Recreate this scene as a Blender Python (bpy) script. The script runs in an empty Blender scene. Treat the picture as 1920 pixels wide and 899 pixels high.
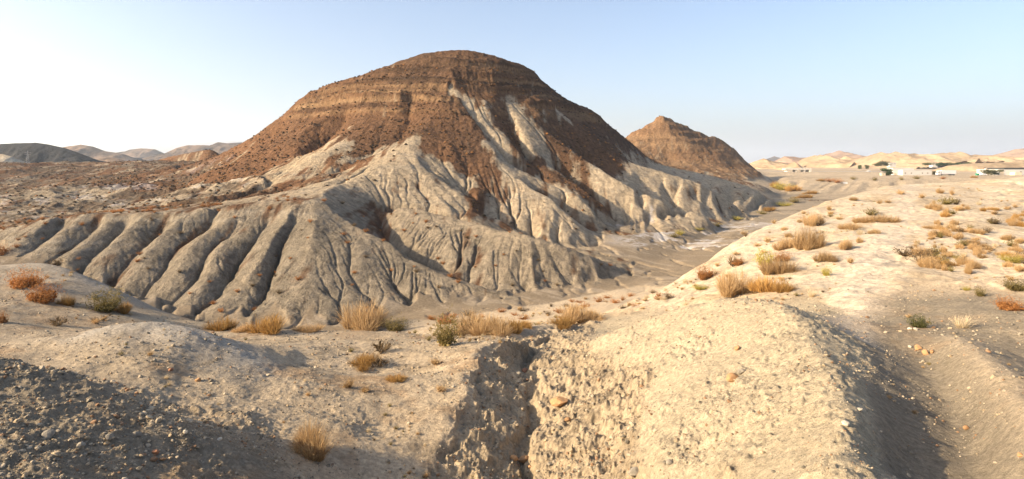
import bpy, bmesh, math, random, time
import numpy as np
from mathutils import Vector, Matrix
T0 = time.time()
SC = bpy.context.scene
COL = SC.collection
rng = np.random.default_rng(11)
random.seed(5)

# ------------------------------------------------------------------ camera
F = 1144.0            # focal length in photograph pixels (1920 px wide)
HOR = 305.0           # row of the true horizon in the photograph
CX = 960.0
cam_d = bpy.data.cameras.new('camera')
cam = bpy.data.objects.new('camera', cam_d)
COL.objects.link(cam)
cam.location = (0, 0, 0)
cam.rotation_euler = (math.radians(90), 0, 0)
cam_d.sensor_width = 36.0
cam_d.lens = 36.0 * F / 1920.0
cam_d.shift_y = -(449.5 - HOR) / 1920.0
cam_d.clip_start = 0.1
cam_d.clip_end = 60000
SC.camera = cam

# ------------------------------------------------------------------ light
SUN_AZ = -106.0        # degrees from the viewing direction (+Y), clockwise positive
SUN_EL = 24.0
world = bpy.data.worlds.new('World')
SC.world = world
world.use_nodes = True
nt = world.node_tree
bg = nt.nodes['Background']
sky = nt.nodes.new('ShaderNodeTexSky')
sky.sky_type = 'NISHITA'
sky.sun_disc = False
sky.sun_elevation = math.radians(SUN_EL)
sky.sun_rotation = math.radians(SUN_AZ)
sky.altitude = 300
sky.air_density = 0.8
sky.dust_density = 3.6
sky.ozone_density = 1.0
nt.links.new(sky.outputs[0], bg.inputs[0])
bg.inputs[1].default_value = 0.112
sun_d = bpy.data.lights.new('sun', 'SUN')
sun_d.energy = 5.0
sun_d.angle = math.radians(0.6)
sun_d.color = (1.0, 0.79, 0.53)
sun = bpy.data.objects.new('sun', sun_d)
COL.objects.link(sun)
a, e = math.radians(SUN_AZ), math.radians(SUN_EL)
sdir = Vector((math.sin(a) * math.cos(e), math.cos(a) * math.cos(e), math.sin(e)))
sun.rotation_euler = sdir.to_track_quat('Z', 'Y').to_euler()
sun.location = sdir * 50
SC.view_settings.view_transform = 'Standard'
SC.view_settings.look = 'None'
SC.view_settings.exposure = 1.3
SC.view_settings.gamma = 1.0
SC.cycles.max_bounces = 6
SC.cycles.diffuse_bounces = 3
SC.cycles.volume_bounces = 1
SC.cycles.use_adaptive_sampling = True

# ------------------------------------------------------------------ helpers
def tag(o, label=None, cat=None, group=None, kind=None):
    if label: o['label'] = label
    if cat: o['category'] = cat
    if group: o['group'] = group
    if kind: o['kind'] = kind
    return o

def mesh_obj(name, verts, faces, mat=None, parent=None, smooth=False):
    me = bpy.data.meshes.new(name)
    me.from_pydata([tuple(v) for v in verts], [], faces)
    me.update()
    if mat: me.materials.append(mat)
    if smooth:
        me.polygons.foreach_set('use_smooth', np.ones(len(me.polygons), bool))
    o = bpy.data.objects.new(name, me)
    COL.objects.link(o)
    if parent: o.parent = parent
    return o

def pix(px, py, d):
    """photograph pixel + depth along the view axis -> world point"""
    return ((px - CX) / F * d, d, (HOR - py) / F * d)

# ------------------------------------------------------------------ noise (numpy)
def _hash(ix, iy, seed):
    h = (ix.astype(np.int64) * 374761393 + iy.astype(np.int64) * 668265263 + seed * 974711) & 0xffffffff
    h = ((h ^ (h >> 13)) * 1274126177) & 0xffffffff
    return ((h ^ (h >> 16)) & 0xffff).astype(np.float32) / 65535.0

def vn(x, y, seed=0):
    x0 = np.floor(x); y0 = np.floor(y)
    fx = (x - x0).astype(np.float32); fy = (y - y0).astype(np.float32)
    fx = fx * fx * fx * (fx * (fx * 6 - 15) + 10); fy = fy * fy * fy * (fy * (fy * 6 - 15) + 10)
    a = _hash(x0, y0, seed); b = _hash(x0 + 1, y0, seed)
    c = _hash(x0, y0 + 1, seed); d = _hash(x0 + 1, y0 + 1, seed)
    return (a + (b - a) * fx) * (1 - fy) + (c + (d - c) * fx) * fy      # 0..1

def fbm(x, y, s, octv=4, seed=0, gain=0.5, ridged=False):
    tot = 0.0; amp = 1.0; nrm = 0.0
    ca, sa = math.cos(0.6), math.sin(0.6)
    x = x / s; y = y / s
    for k in range(octv):
        n = vn(x, y, seed + 17 * k) * 2 - 1
        if ridged: n = 1 - 2 * np.abs(n)
        tot = tot + amp * n; nrm += amp; amp *= gain
        x, y = (ca * x - sa * y) * 2.03 + 5.1, (sa * x + ca * y) * 2.03 + 1.7
    return tot / nrm

def sstep(a, b, x):
    t = np.clip((x - a) / (b - a), 0, 1)
    return t * t * (3 - 2 * t)

# ------------------------------------------------------------------ terrain: crest, gully and foot lines
# every line: (region, brown-ness of the soil, warm/grey, [(px,py,depth) seen points | (px,None,depth,z) hidden points])
LINES = []
def ln(reg, b, w, *pts):
    P = []
    for p in pts:
        if len(p) == 4: P.append(((p[0] - CX) / F * p[2], p[2], p[3]))
        else: P.append(pix(*p))
    LINES.append((reg, b, w, np.array(P, float)))
PAINT = []
def pt(b, w, *pts): PAINT.append((b, w, np.array([pix(*p) for p in pts], float)))
def lw(reg, b, w, *pts): LINES.append((reg, b, w, np.array(pts, float)))

# --- foreground
lw('mound', .1, .75, (.8, 0, -1.75), (2, 3, -2.25), pix(1570, 899, 5.6), pix(1592, 800, 7), pix(1565, 690, 9.5), pix(1500, 600, 13), pix(1430, 556, 16))
ln('mound', .1, .75, (1430, 556, 16), (1350, 556, 17), (1250, 575, 18), (1180, 603, 18.5), (1125, 625, 19.3))
ln('mound', .1, .7, (1530, None, 19, -4.6), (1430, None, 21, -5.3), (1300, None, 22.5, -6.2), (1150, None, 25, -6.9))
ln('mound', .1, .7, (1300, 700, 12.5), (1250, 800, 10.2), (1230, 899, 8.6))
ln('gully', .35, .5, (1000, 1250, 7.2), (980, 1000, 10.5), (990, 899, 12.1), (978, 840, 13.4), (1004, 790, 14.75), (992, 750, 16.05), (1008, 715, 17.5), (982, 690, 18.8), (1000, 660, 20.8), (1030, 632, 23.4), (1080, 612, 26.5))
ln('gully', .35, .6, (1180, 1050, 8.2), (1150, 899, 10.6), (1120, 800, 12.9), (1090, 720, 16), (1080, 660, 19.5))
ln('plateau', .25, .8, (770, 1200, 7), (790, 960, 10), (795, 899, 10.9), (812, 850, 11.8), (846, 800, 12.8), (842, 770, 13.5), (875, 740, 14.4), (866, 705, 15.8), (895, 680, 16.9), (890, 655, 18), (925, 640, 19), (955, 632, 19.5), (1000, 618, 20.8))
ln('gully', .3, .7, (850, 1000, 9.75), (840, 899, 11.3), (878, 820, 12.95), (905, 765, 14.6), (915, 705, 16.65), (935, 672, 18.3), (985, 641, 20.9))
ln('plateau', .3, .7, (380, 618, 23), (560, 620, 23.5), (700, 618, 24), (850, 625, 24), (960, 615, 24.5), (1040, 601, 26))
ln('plateau', .25, .7, (560, 690, 17), (700, 700, 17), (800, 700, 17))
ln('plateau', .3, .7, (600, 780, 12.8), (700, 790, 13), (770, 800, 12.6))
ln('plateau', .4, .5, (560, 899, 9.6), (700, 899, 10.6))
ln('plateau', .4, .5, (560, 960, 8.2), (720, 960, 9.5))
ln('low_mound', .15, .35, (140, 632, 15.2), (200, 602, 16), (290, 588, 16.3), (360, 603, 16.2), (430, 640, 15.8), (500, 690, 15))
ln('low_mound', .3, .6, (60, 655, 14.6), (150, 680, 13.7), (250, 700, 13.2), (400, 730, 13))
ln('low_mound', .3, .6, (150, None, 20, -5.3), (290, None, 20, -5.7), (430, None, 19.5, -6))
ln('dark_mound', .3, .1, (-260, 640, 9), (-60, 650, 9.5), (20, 665, 9.5), (130, 692, 9.7), (220, 740, 9.4), (330, 790, 9.2), (450, 850, 9.2), (520, 899, 9))
ln('dark_mound', .35, .5, (-200, None, 12.4, -4), (0, None, 12, -4.3), (200, None, 11.8, -4.55), (400, None, 11, -4.95))
ln('dark_mound', .2, .1, (-100, 899, 5.8), (0, 899, 6), (200, 899, 6.9), (400, 899, 8))
ln('dark_mound', .2, .1, (-400, 899, 4.4), (0, None, 4.2, -2.5), (500, None, 5, -3.4), (750, None, 6, -4.9))
lw('dark_mound', .2, .1, (-6, 1.5, -2.5), (-2.5, 2.2, -2.15), (0, 1.8, -1.95))
ln('low_mound', .3, .4, (-200, 480, 27), (0, 490, 27), (90, 478, 27), (150, 503, 26), (230, 542, 25))
ln('low_mound', .3, .7, (-200, 550, 20), (0, 565, 20), (90, 568, 21.5), (200, 590, 21))
ln('bank', .2, .2, (-300, None, 36, -8), (0, None, 36, -9), (200, None, 33, -10), (500, None, 33, -11), (700, None, 34, -11.5), (900, None, 36, -12))
ln('bank', .2, .2, (-300, None, 70, -15), (0, None, 66, -17), (250, None, 62, -19.5), (500, None, 58, -21), (680, None, 60, -21))
# --- dry wash
ln('wash', .2, .15, (-300, 455, 112), (-100, 470, 100), (40, 484, 95), (230, 550, 87), (400, 603, 79.5), (560, 611, 78), (680, 614, 77), (740, 592, 83), (850, 570, 87), (1050, 543, 96), (1200, 507, 112), (1300, 457, 148), (1400, 405, 215), (1465, 372, 300), (1500, 346, 390))
ln('wash', .25, .25, (800, 592, 79), (900, 581, 81.5), (1050, 558, 89.5), (1180, 530, 101), (1290, 480, 127), (1390, 420, 188), (1455, 385, 255))
ln('terrace', .3, .8, (770, 612, 73), (860, 598, 75.5), (950, 585, 78), (1100, 565, 85), (1225, 546, 88))
ln('terrace', .3, .9, (880, 604, 62), (1050, 588, 63), (1180, 562, 66))
ln('terrace', .3, .8, (960, 612, 48), (1080, 598, 40), (1150, 596, 34))
# --- rounded hill on the right
ln('dome', .1, .9, (1180, 592, 30), (1240, 549, 33), (1300, 508, 36), (1350, 470, 40), (1400, 433, 45), (1450, 409, 50), (1500, 389, 54), (1560, 367, 59), (1620, 353, 63), (1700, 343, 67), (1780, 340, 68), (1860, 336, 70), (1960, 325, 72), (2200, 300, 74))
ln('bank', .3, .5, (1240, None, 44, -12), (1300, None, 50, -12.5), (1400, None, 62, -13.5), (1500, None, 80, -15), (1620, None, 95, -15), (1700, None, 100, -14), (1900, None, 105, -12), (2200, None, 105, -11))
ln('wash', .3, .3, (1230, 533, 94), (1290, 505, 109), (1380, 436, 160), (1440, 398, 225))
ln('dome', .05, .95, (1590, 560, 20), (1620, 500, 27), (1660, 440, 36), (1700, 390, 48))
ln('dome', .1, .85, (1290, 556, 26), (1350, 546, 26), (1400, 546, 25), (1450, 546, 23))
ln('dome', .1, .9, (1400, 480, 33), (1500, 480, 30), (1560, 470, 31))
ln('dome', .2, .9, (1770, 470, 30), (1800, 430, 37), (1850, 390, 46), (1900, 370, 55))
ln('dome', .2, .9, (1850, 500, 25.5), (1900, 450, 34), (1960, 420, 40), (2200, 400, 44))
ln('dome', .2, .85, (1700, 500, 26), (1800, 525, 23.5), (1900, 520, 22), (2100, 500, 20))
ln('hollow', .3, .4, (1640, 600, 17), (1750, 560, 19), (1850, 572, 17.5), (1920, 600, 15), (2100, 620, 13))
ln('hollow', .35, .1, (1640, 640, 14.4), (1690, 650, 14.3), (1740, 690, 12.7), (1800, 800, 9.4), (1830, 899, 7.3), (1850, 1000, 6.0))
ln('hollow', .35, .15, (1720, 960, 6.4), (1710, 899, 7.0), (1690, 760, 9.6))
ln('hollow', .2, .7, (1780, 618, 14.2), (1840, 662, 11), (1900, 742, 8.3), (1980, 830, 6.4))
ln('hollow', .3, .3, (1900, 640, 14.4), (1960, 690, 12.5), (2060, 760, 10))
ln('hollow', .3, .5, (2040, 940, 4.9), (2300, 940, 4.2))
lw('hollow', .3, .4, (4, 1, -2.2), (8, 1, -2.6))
# --- row of grey spurs on the left
ln('spurs', .45, .5, (-300, 445, 115), (-150, 442, 112), (0, 437, 108), (60, 420, 108), (130, 405, 109), (200, 405, 109), (270, 401, 109), (350, 391, 110), (400, 388, 110), (460, 384, 111), (540, 376, 112), (590, 366, 113))
ln('spurs', .15, .35, (110, 403, 109), (60, 440, 102.5), (10, 474, 96.5))
ln('spurs', .15, .35, (150, 406, 109), (105, 440, 103), (57, 483, 95))
ln('spurs', .15, .35, (210, 406, 109), (165, 450, 101), (117, 494, 92.5))
ln('spurs', .15, .35, (270, 402, 109), (222, 450, 101), (160, 523, 89.5))
ln('spurs', .15, .35, (340, 396, 110), (287, 460, 99), (225, 539, 88))
ln('spurs', .15, .4, (460, 386, 111), (400, 430, 103), (330, 500, 93), (265, 562, 85.5))
ln('spurs', .1, .4, (425, 440, 101.5), (372, 520, 90), (320, 592, 81.5))
for g in [[(125, 424, 110.5), (60, 468, 98.5), (35, 482, 95.2)],
          [(183, 428, 108), (120, 478, 97), (85, 498, 92.8)],
          [(242, 428, 108), (182, 482, 97), (140, 515, 91)],
          [(306, 428, 108), (253, 487, 96), (197, 538, 88.4)],
          [(405, 408, 111), (352, 460, 101), (292, 523, 90.5), (240, 555, 86.2)],
          [(440, 428, 105), (383, 495, 94.5), (300, 577, 83.8)],
          [(505, 412, 107.5), (452, 475, 97.5), (405, 545, 88), (362, 598, 80.3)]]:
    ln('spurs', .3, .2, *g)
ln('spurs', .6, .6, (300, 385, 130), (450, 372, 135), (540, 355, 138), (600, 342, 141))
# big nose in the middle
ln('spurs', .1, .45, (590, 366, 113), (550, 385, 109), (503, 460, 98), (440, 540, 88), (388, 602, 79.8))
ln('spurs', .1, .45, (592, 368, 113), (587, 430, 102), (572, 520, 89.5), (550, 603, 79.2))
ln('spurs', .2, .2, (545, 420, 106), (525, 470, 98), (500, 545, 88), (478, 607, 79))
ln('spurs', .1, .4, (600, 371, 113), (640, 407, 109), (700, 445, 104), (760, 478, 100), (860, 522, 95), (968, 560, 91))
ln('spurs', .2, .2, (618, 430, 104), (622, 500, 93), (625, 607, 79.2))
ln('spurs', .1, .3, (665, 450, 101), (690, 520, 92), (690, 590, 82))
ln('spurs', .2, .2, (720, 500, 96), (755, 560, 87.5))
ln('spurs', .1, .3, (790, 500, 97), (830, 555, 89))
# knoll, cone and saddle behind
ln('spurs', .15, .5, (736, 384, 124.5), (788, 386, 123), (830, 400, 120), (894, 417, 115.5), (944, 435, 110.5), (969, 434, 109.5), (1023, 457, 107), (1051, 464, 106.5), (1108, 482, 107.5), (1180, 512, 110))
ln('spurs', .5, .35, (868, 432, 113.5), (905, 472, 105.5), (882, 509, 100.3))
ln('spurs', .15, .4, (800, 392, 121), (845, 455, 108), (866, 505, 100.8))
ln('spurs', .2, .3, (862, 530, 97), (930, 552, 94.5))
ln('spurs', .1, .45, (745, 386, 124), (760, 430, 114.5), (790, 470, 106))
ln('spurs', .1, .45, (966, 437, 109.5), (962, 490, 102), (962, 541, 96.3))
ln('spurs', .12, .45, (950, 440, 109.5), (915, 490, 102.3), (882, 530, 97.7))
ln('spurs', .1, .45, (1020, 452, 107.5), (1040, 500, 102), (1060, 538, 97.5))

ln('spurs', .3, .3, (1000, 462, 105.5), (1003, 507, 99.8), (1010, 543, 96))
ln('spurs', .3, .3, (800, None, 134, -12.8), (880, None, 127, -14.8), (964, None, 122, -16.6), (1040, None, 120, -18), (1110, None, 121, -19.2))
ln('spurs', .5, .4, (690, None, 132, -8.8), (750, None, 134, -11.8), (800, None, 134, -12.8))
ln('spurs', .5, .2, (705, None, 128, -9.8), (722, None, 120, -12.8), (735, None, 112, -15.8))
ln('spurs', .2, .3, (690, None, 114, -13.6), (730, None, 109, -16), (790, None, 104, -17.8), (850, None, 101, -19))
ln('hill', .6, .4, (955, None, 171, -1), (985, None, 172, -3.5))
# --- main hill
SKY = [(360, 306, 245), (395, 303, 235), (430, 288, 230), (450, 272, 226), (500, 240, 222), (530, 217, 220), (560, 185, 219), (600, 165, 218), (640, 150, 217), (700, 135, 216), (740, 117, 216), (790, 103, 215), (830, 95, 215), (870, 96, 217), (920, 102, 220), (965, 118, 224), (1000, 132, 227), (1030, 158, 230), (1060, 182, 233), (1110, 205, 238), (1128, 216, 240), (1140, 232, 243), (1175, 262, 250), (1210, 290, 258), (1240, 306, 268)]
ln('hill', 1, .6, *SKY)
ln('hill', .9, .6, *[(p[0], None, p[2] + 14, (HOR - p[1]) / F * p[2] - 0.8) for p in SKY[4:-3]])
ln('hill', .9, .5, (400, None, 310, -3), (600, None, 330, 0), (830, None, 345, 0), (1060, None, 350, -3), (1160, None, 330, -5))
ln('hill', 1, .6, (500, 262, 213), (560, 232, 208), (620, 212, 204), (700, 188, 201), (760, 168, 200), (850, 152, 200), (930, 165, 204), (1000, 190, 209), (1060, 215, 217), (1110, 235, 226), (1140, 252, 237))
ln('hill', 1, .6, (850, 152, 200), (815, 205, 187), (782, 256, 171))
ln('hill', .1, .7, (781, 258, 170), (757, 286, 161), (700, 318, 151), (650, 335, 143), (600, 362, 119))
ln('hill', .15, .5, (830, 310, 160), (900, 348, 152))
ln('hill', 1, .6, (850, 152, 200), (875, 212, 187), (905, 262, 174))
ln('hill', .1, .7, (910, 268, 173), (932, 290, 167), (938, 313, 163), (968, 335, 158.5), (990, 351, 155), (1030, 371, 151), (1058, 400, 147), (1087, 425, 144), (1119, 460, 140.5))
ln('hill', .3, .75, (985, 322, 168), (1033, 345, 163.5), (1076, 360, 160.5), (1115, 389, 157.5), (1135, 415, 155))
ln('hill', .6, .4, (1005, None, 158.5, -8.8), (1060, None, 153.5, -13.6), (1105, None, 149, -16.8))
ln('hill', .15, .7, (988, 352, 154), (955, 369, 150), (916, 396, 144), (902, 411, 140))
ln('hill', .15, .6, (985, 356, 153), (985, 400, 144), (1000, 445, 136))
ln('hill', .85, .4, (840, 268, 169), (880, 322, 159), (905, 350, 151), (890, 374, 141), (878, 402, 132))
ln('hill', .4, .3, (878, 402, 132), (900, 430, 125), (1000, 452, 128), (1100, 462, 139))
ln('hill', .9, .6, (560, 232, 208), (500, 280, 194), (430, 308, 183), (350, 338, 176))
ln('hill', .9, .5, (600, 238, 198), (540, 288, 181), (480, 322, 171), (400, 352, 162))
ln('hill', .9, .6, (700, 190, 200), (690, 230, 188), (650, 268, 176))
ln('hill', .05, .7, (645, 273, 174), (592, 290, 167), (530, 325, 160))
ln('hill', .2, .5, (560, 332, 152), (640, 320, 159))
ln('hill', .9, .5, (640, 320, 159), (690, 296, 168), (733, 252, 179), (785, 195, 192))
# right-hand spurs of the hill
ln('hill', .6, .65, (905, 180, 199), (932, 240, 185), (975, 285, 174))
ln('hill', .6, .4, (1130, None, 154, -17), (1165, 432, 152))
ln('hill', .05, .7, (955, 188, 203), (968, 230, 191), (995, 275, 181))
ln('hill', .8, .6, (1000, 190, 209), (1022, 240, 197), (1060, 274, 189), (1107, 305, 183))
ln('hill', .2, .8, (1107, 305, 183), (1177, 345, 175), (1233, 368, 173), (1330, 407, 177))
ln('hill', .8, .5, (1062, 242, 204), (1090, None, 198, 3), (1120, None, 192, -4), (1172, None, 185, -10.5), (1232, None, 183, -14))
ln('hill', .5, .5, (1232, None, 183, -14), (1290, None, 184, -16.3), (1360, 413, 191))
ln('hill', .9, .6, (1110, 235, 226), (1142, 268, 214), (1180, 304, 207))
ln('hill', .1, .85, (1180, 304, 207), (1280, 332, 205), (1330, 351, 205), (1380, 379, 207), (1427, 410, 206))
ln('hill', .4, .5, (1190, None, 222, -3.5), (1280, None, 217, -9.5), (1340, None, 217, -13.5), (1400, None, 222, -16), (1445, 392, 226))
ln('hill', .4, .5, (1310, None, 268, -8), (1400, None, 270, -13.5), (1470, None, 280, -16.5))
ln('hill', .1, .85, (1238, 309, 264), (1310, 324, 256), (1400, 347, 256), (1472, 374, 263))
ln('hill', .5, .5, (1260, 318, 300), (1350, 332, 300), (1440, 352, 310))
ln('wash', .3, .0, (1120, 428, 157), (1190, 420, 164), (1260, 418, 172), (1340, 415, 183))
ln('wash', .3, .1, (1130, 457, 138), (1210, 456, 142), (1285, 448, 152))
# --- more ribs on the brown flank: crest, then the dip on its shaded side
ln('hill', .95, .7, (620, 212, 204), (575, 240, 196), (535, 275, 186)); ln('hill', .9, .5, (650, None, 200, 12.3), (612, None, 190, 5.6), (575, None, 181, 1.2))
ln('hill', .3, .8, (660, 240, 187), (630, 262, 180), (608, 288, 172))
ln('hill', .95, .6, (760, 168, 200), (748, 205, 191), (722, 240, 184)); ln('hill', .9, .5, (775, None, 197, 19.8), (765, None, 186, 12.2), (748, None, 176, 6))
ln('hill', .9, .5, (950, None, 196, 14.5), (965, None, 184, 6), (1002, None, 174, -1))
ln('hill', .7, .6, (1040, 318, 176), (1090, 352, 168), (1140, 385, 163))
ln('hill', .9, .5, (1050, None, 181, -4), (1100, None, 172, -9.5), (1150, None, 165, -14))
ln('hill', .1, .8, (1160, 380, 171), (1195, 405, 166)); ln('hill', .1, .8, (1225, 372, 173), (1235, 410, 165)); ln('hill', .1, .8, (1285, 390, 175), (1300, 414, 171))
ln('hill', .3, .5, (1195, 375, 175), (1215, 415, 165)); ln('hill', .3, .5, (1258, 388, 176), (1270, 416, 169))
ln('hill', .1, .8, (1330, 354, 205), (1318, 390, 197)); ln('hill', .1, .8, (1285, 335, 205), (1270, 362, 198)); ln('hill', .35, .5, (1306, 352, 203), (1295, 378, 197)); ln('hill', .35, .5, (1355, 375, 204), (1350, 405, 196))
ln('hill', .1, .7, (880, 330, 158), (850, 352, 150)); ln('hill', .1, .6, (760, 290, 160), (790, 340, 146), (840, 385, 134)); ln('hill', .3, .4, (790, 310, 156), (850, 372, 140)); ln('hill', .1, .6, (820, 305, 161), (860, 345, 151), (890, 368, 144))
# --- ribs: a crest line and its foot line joined by rounded ribs with gullies between
def ribs(reg, b, w, crest, foot, n, depth, bulge=.6, skew=.0):
    def poly(pts):
        return np.array([((p[0] - CX) / F * p[2], p[2], p[3]) if len(p) == 4 else pix(*p) for p in pts], float)
    def at(P, t):
        d = np.r_[0, np.cumsum(np.linalg.norm(np.diff(P, axis=0), axis=1))]
        return np.array([np.interp(t * d[-1], d, P[:, k]) for k in range(3)])
    A, B = poly(crest), poly(foot)
    rg = np.random.default_rng(n * 7 + int(abs(A[0, 0])))
    cuts = np.cumsum(rg.uniform(.45, 1.6, n + 1)); cuts = (cuts - cuts[0]) / (cuts[-1] - cuts[0])
    lat = (B[-1] - B[0]) / np.linalg.norm(B[-1] - B[0]); lat[2] = 0
    for k in range(n):
        t = cuts[k] + (cuts[k + 1] - cuts[k]) * rg.uniform(.35, .65)
        tb = min(1, max(0, t + skew + rg.normal(0, .035)))
        a_, b_ = at(A, t), at(B, tb)
        f1, f2 = rg.uniform(.25, .42), rg.uniform(.6, .75)
        gap = (cuts[k + 1] - cuts[k]) * np.linalg.norm(B[-1] - B[0])
        m1 = a_ * (1 - f1) + b_ * f1 + np.array([0, 0, bulge * rg.uniform(.2, 1.2)]) + lat * rg.normal(0, .12) * gap
        m2 = a_ * (1 - f2) + b_ * f2 + np.array([0, 0, bulge * rg.uniform(.2, 1.0)]) + lat * rg.normal(0, .16) * gap
        lw(reg, b, w, a_, m1, m2, b_)
        if k < n - 1:
            t2 = cuts[k + 1]
            a_, b_ = at(A, t2), at(B, min(1, max(0, t2 + skew + rg.normal(0, .03))))
            dd = depth * rg.uniform(.35, 1.3) * min(1.3, gap / 7)
            s0 = rg.uniform(.1, .4)
            wig = [lat * rg.normal(0, .12) * gap for _ in range(3)]
            z3 = np.array([0, 0, 1.])
            lw(reg, b + .15, w * .8, a_ * (1 - s0) + b_ * s0 - z3 * dd * .15 + wig[0], a_ * .5 + b_ * .5 - z3 * dd + wig[1], a_ * .25 + b_ * .75 - z3 * dd * .9 + wig[2], b_ - z3 * .3)
ribs('hill', .1, .85, [(1120, 312, 181), (1177, 345, 175), (1233, 368, 173), (1330, 407, 177)], [(1100, None, 169, -12.5), (1140, None, 164, -16.3), (1215, 417, 163), (1330, 417, 171)], 8, 1.0, .3)
ribs('hill', .1, .9, [(1180, 304, 207), (1280, 332, 205), (1330, 351, 205), (1380, 379, 207), (1427, 410, 206)], [(1165, None, 187, -9), (1232, None, 184, -14), (1290, None, 185, -16.3), (1360, 413, 192), (1420, 412, 200)], 9, 1.15, .4)
ribs('hill', .1, .9, [(1238, 309, 264), (1310, 324, 256), (1400, 347, 256), (1472, 374, 263)], [(1195, None, 223, -4), (1280, None, 219, -9.5), (1340, None, 219, -13.5), (1400, None, 224, -16), (1450, 390, 234)], 8, 1.15, .4)
ribs('plain', .35, .8, [(1545, 334, 403), (1580, 333.5, 400), (1640, 334, 395), (1700, 334, 390), (1780, 335, 380)], [(1500, 354, 335), (1560, 362, 318), (1640, None, 322, -16), (1700, None, 330, -16), (1780, None, 328, -16)], 13, 1.8, .3)
ribs('plain', .4, .6, [(1430, 326, 520), (1480, 333, 420), (1530, 336, 405)], [(1455, 365, 315), (1475, 362, 320), (1500, 352, 340)], 6, 1.5, .3)
ribs('hill', .12, .75, [(1000, 356, 153.5), (1030, 371, 151), (1058, 400, 147), (1087, 425, 144), (1112, 452, 141)], [(985, 440, 134), (1020, 452, 132), (1055, 460, 133), (1085, 463, 136), (1112, 464, 139.5)], 6, .9, .2)
ribs('spurs', .1, .5, [(955, 437, 110), (969, 435, 109.5), (1040, 461, 106.8), (1130, 490, 108)], [(895, 538, 96.8), (950, 545, 95.6), (1020, 541, 96.8), (1120, 528, 101)], 8, .5, .1)
ribs('hill', .12, .55, [(768, 275, 164), (720, 308, 153), (665, 330, 145)], [(880, 385, 137), (830, 392, 133), (790, 398, 131)], 6, .8, .2)
# --- soil strokes that set no height
pt(1, .6, (850, 185, 191), (850, 240, 179), (850, 285, 168)); pt(1, .6, (815, 235, 179), (800, 275, 168), (845, 305, 162)); pt(1, .6, (880, 250, 177), (900, 300, 168), (905, 335, 160))
pt(0, .8, (845, 160, 197), (880, 205, 189), (925, 255, 178), (955, 300, 168))
pt(.95, .6, (520, 262, 203), (600, 235, 200), (700, 215, 194), (760, 200, 191)); pt(.95, .6, (480, 300, 190), (560, 270, 188), (650, 250, 183), (740, 235, 184))
pt(.9, .5, (620, 300, 166), (690, 285, 171), (740, 268, 175)); pt(.9, .5, (450, 312, 178), (360, 343, 174), (270, 350, 186), (200, 350, 196))
pt(.75, .7, (320, 380, 137), (430, 370, 140), (530, 352, 143), (600, 335, 146)); pt(.55, .6, (100, 404, 120), (250, 398, 118), (380, 384, 120))
pt(.15, .6, (660, 300, 165), (710, 275, 172)); pt(0, .7, (575, 305, 163), (620, 290, 168))
pt(.85, .6, (1030, 250, 195), (1075, 285, 189), (1120, 315, 184)); pt(.8, .6, (1045, 330, 172), (1100, 360, 166), (1170, 405, 160)); pt(.95, .6, (1080, 240, 212), (1130, 285, 204), (1165, 310, 200))
pt(.9, .6, (970, 165, 210), (1040, 205, 213), (1090, 240, 214)); pt(.75, .6, (1140, 330, 186), (1220, 365, 181), (1270, 390, 180)); pt(.7, .5, (1220, 325, 222), (1320, 350, 222))
pt(0, .8, (1045, 205, 214), (1075, 222, 212)); pt(.05, .8, (1020, 285, 182), (1050, 310, 178))
# --- second hill
ln('cone', 1, .8, (1090, 300, 405), (1130, 285, 410), (1175, 262, 415), (1205, 240, 418), (1240, 217, 420), (1280, 230, 425), (1320, 250, 430), (1372, 268, 435), (1388, 287, 432), (1407, 317, 425))
ln('cone', .8, .8, (1240, 217, 420), (1262, 262, 402), (1250, 302, 382))
ln('cone', .9, .6, (1100, 306, 365), (1170, 310, 360), (1250, 314, 362), (1350, 320, 372), (1415, 322, 400))
ln('cone', .9, .6, (1100, None, 480, -2), (1240, None, 520, -2), (1420, None, 500, -6))
# --- mesa on the left
ln('mesa', .6, .4, (-300, 309, 290), (0, 310, 300), (150, 308, 320), (300, 306, 330), (400, 306, 300))
ln('mesa', .5, .3, (-300, 350, 200), (0, 345, 210), (150, 335, 230), (300, 325, 250), (380, 318, 255))
ln('mesa', .2, .35, (-300, 375, 165), (0, 371, 170), (100, 369, 172), (150, 374, 170))
ln('mesa', .2, .3, (-300, 405, 148), (0, 399, 151), (90, 397, 151), (140, 396, 151))
ln('mesa', .15, .45, (160, 376, 166), (200, 360, 184), (300, 350, 194), (400, 336, 208))
ln('mesa', .3, .3, (165, 393, 150), (230, 385, 158), (300, 374, 170), (360, 362, 178))
ln('mesa', .15, .5, (250, 382, 147), (330, 366, 150), (400, 351, 155), (465, 336, 160))
ln('mesa', .3, .4, (240, 390, 139), (330, 385, 138), (400, 376, 140), (450, 364, 147))
ln('mesa', .5, .4, (-200, 425, 128), (0, 416, 127), (100, 402, 138), (180, 400, 140))
ln('mesa', .4, .4, (-300, None, 420, -12), (0, None, 420, -12), (300, None, 430, -10))
ln('hill', .7, .7, (290, 303, 335), (340, 288, 322), (385, 277, 316), (440, 283, 305))
ln('mesa', .4, .4, (-300, None, 900, -14), (300, None, 900, -12), (900, None, 900, -10))
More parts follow.
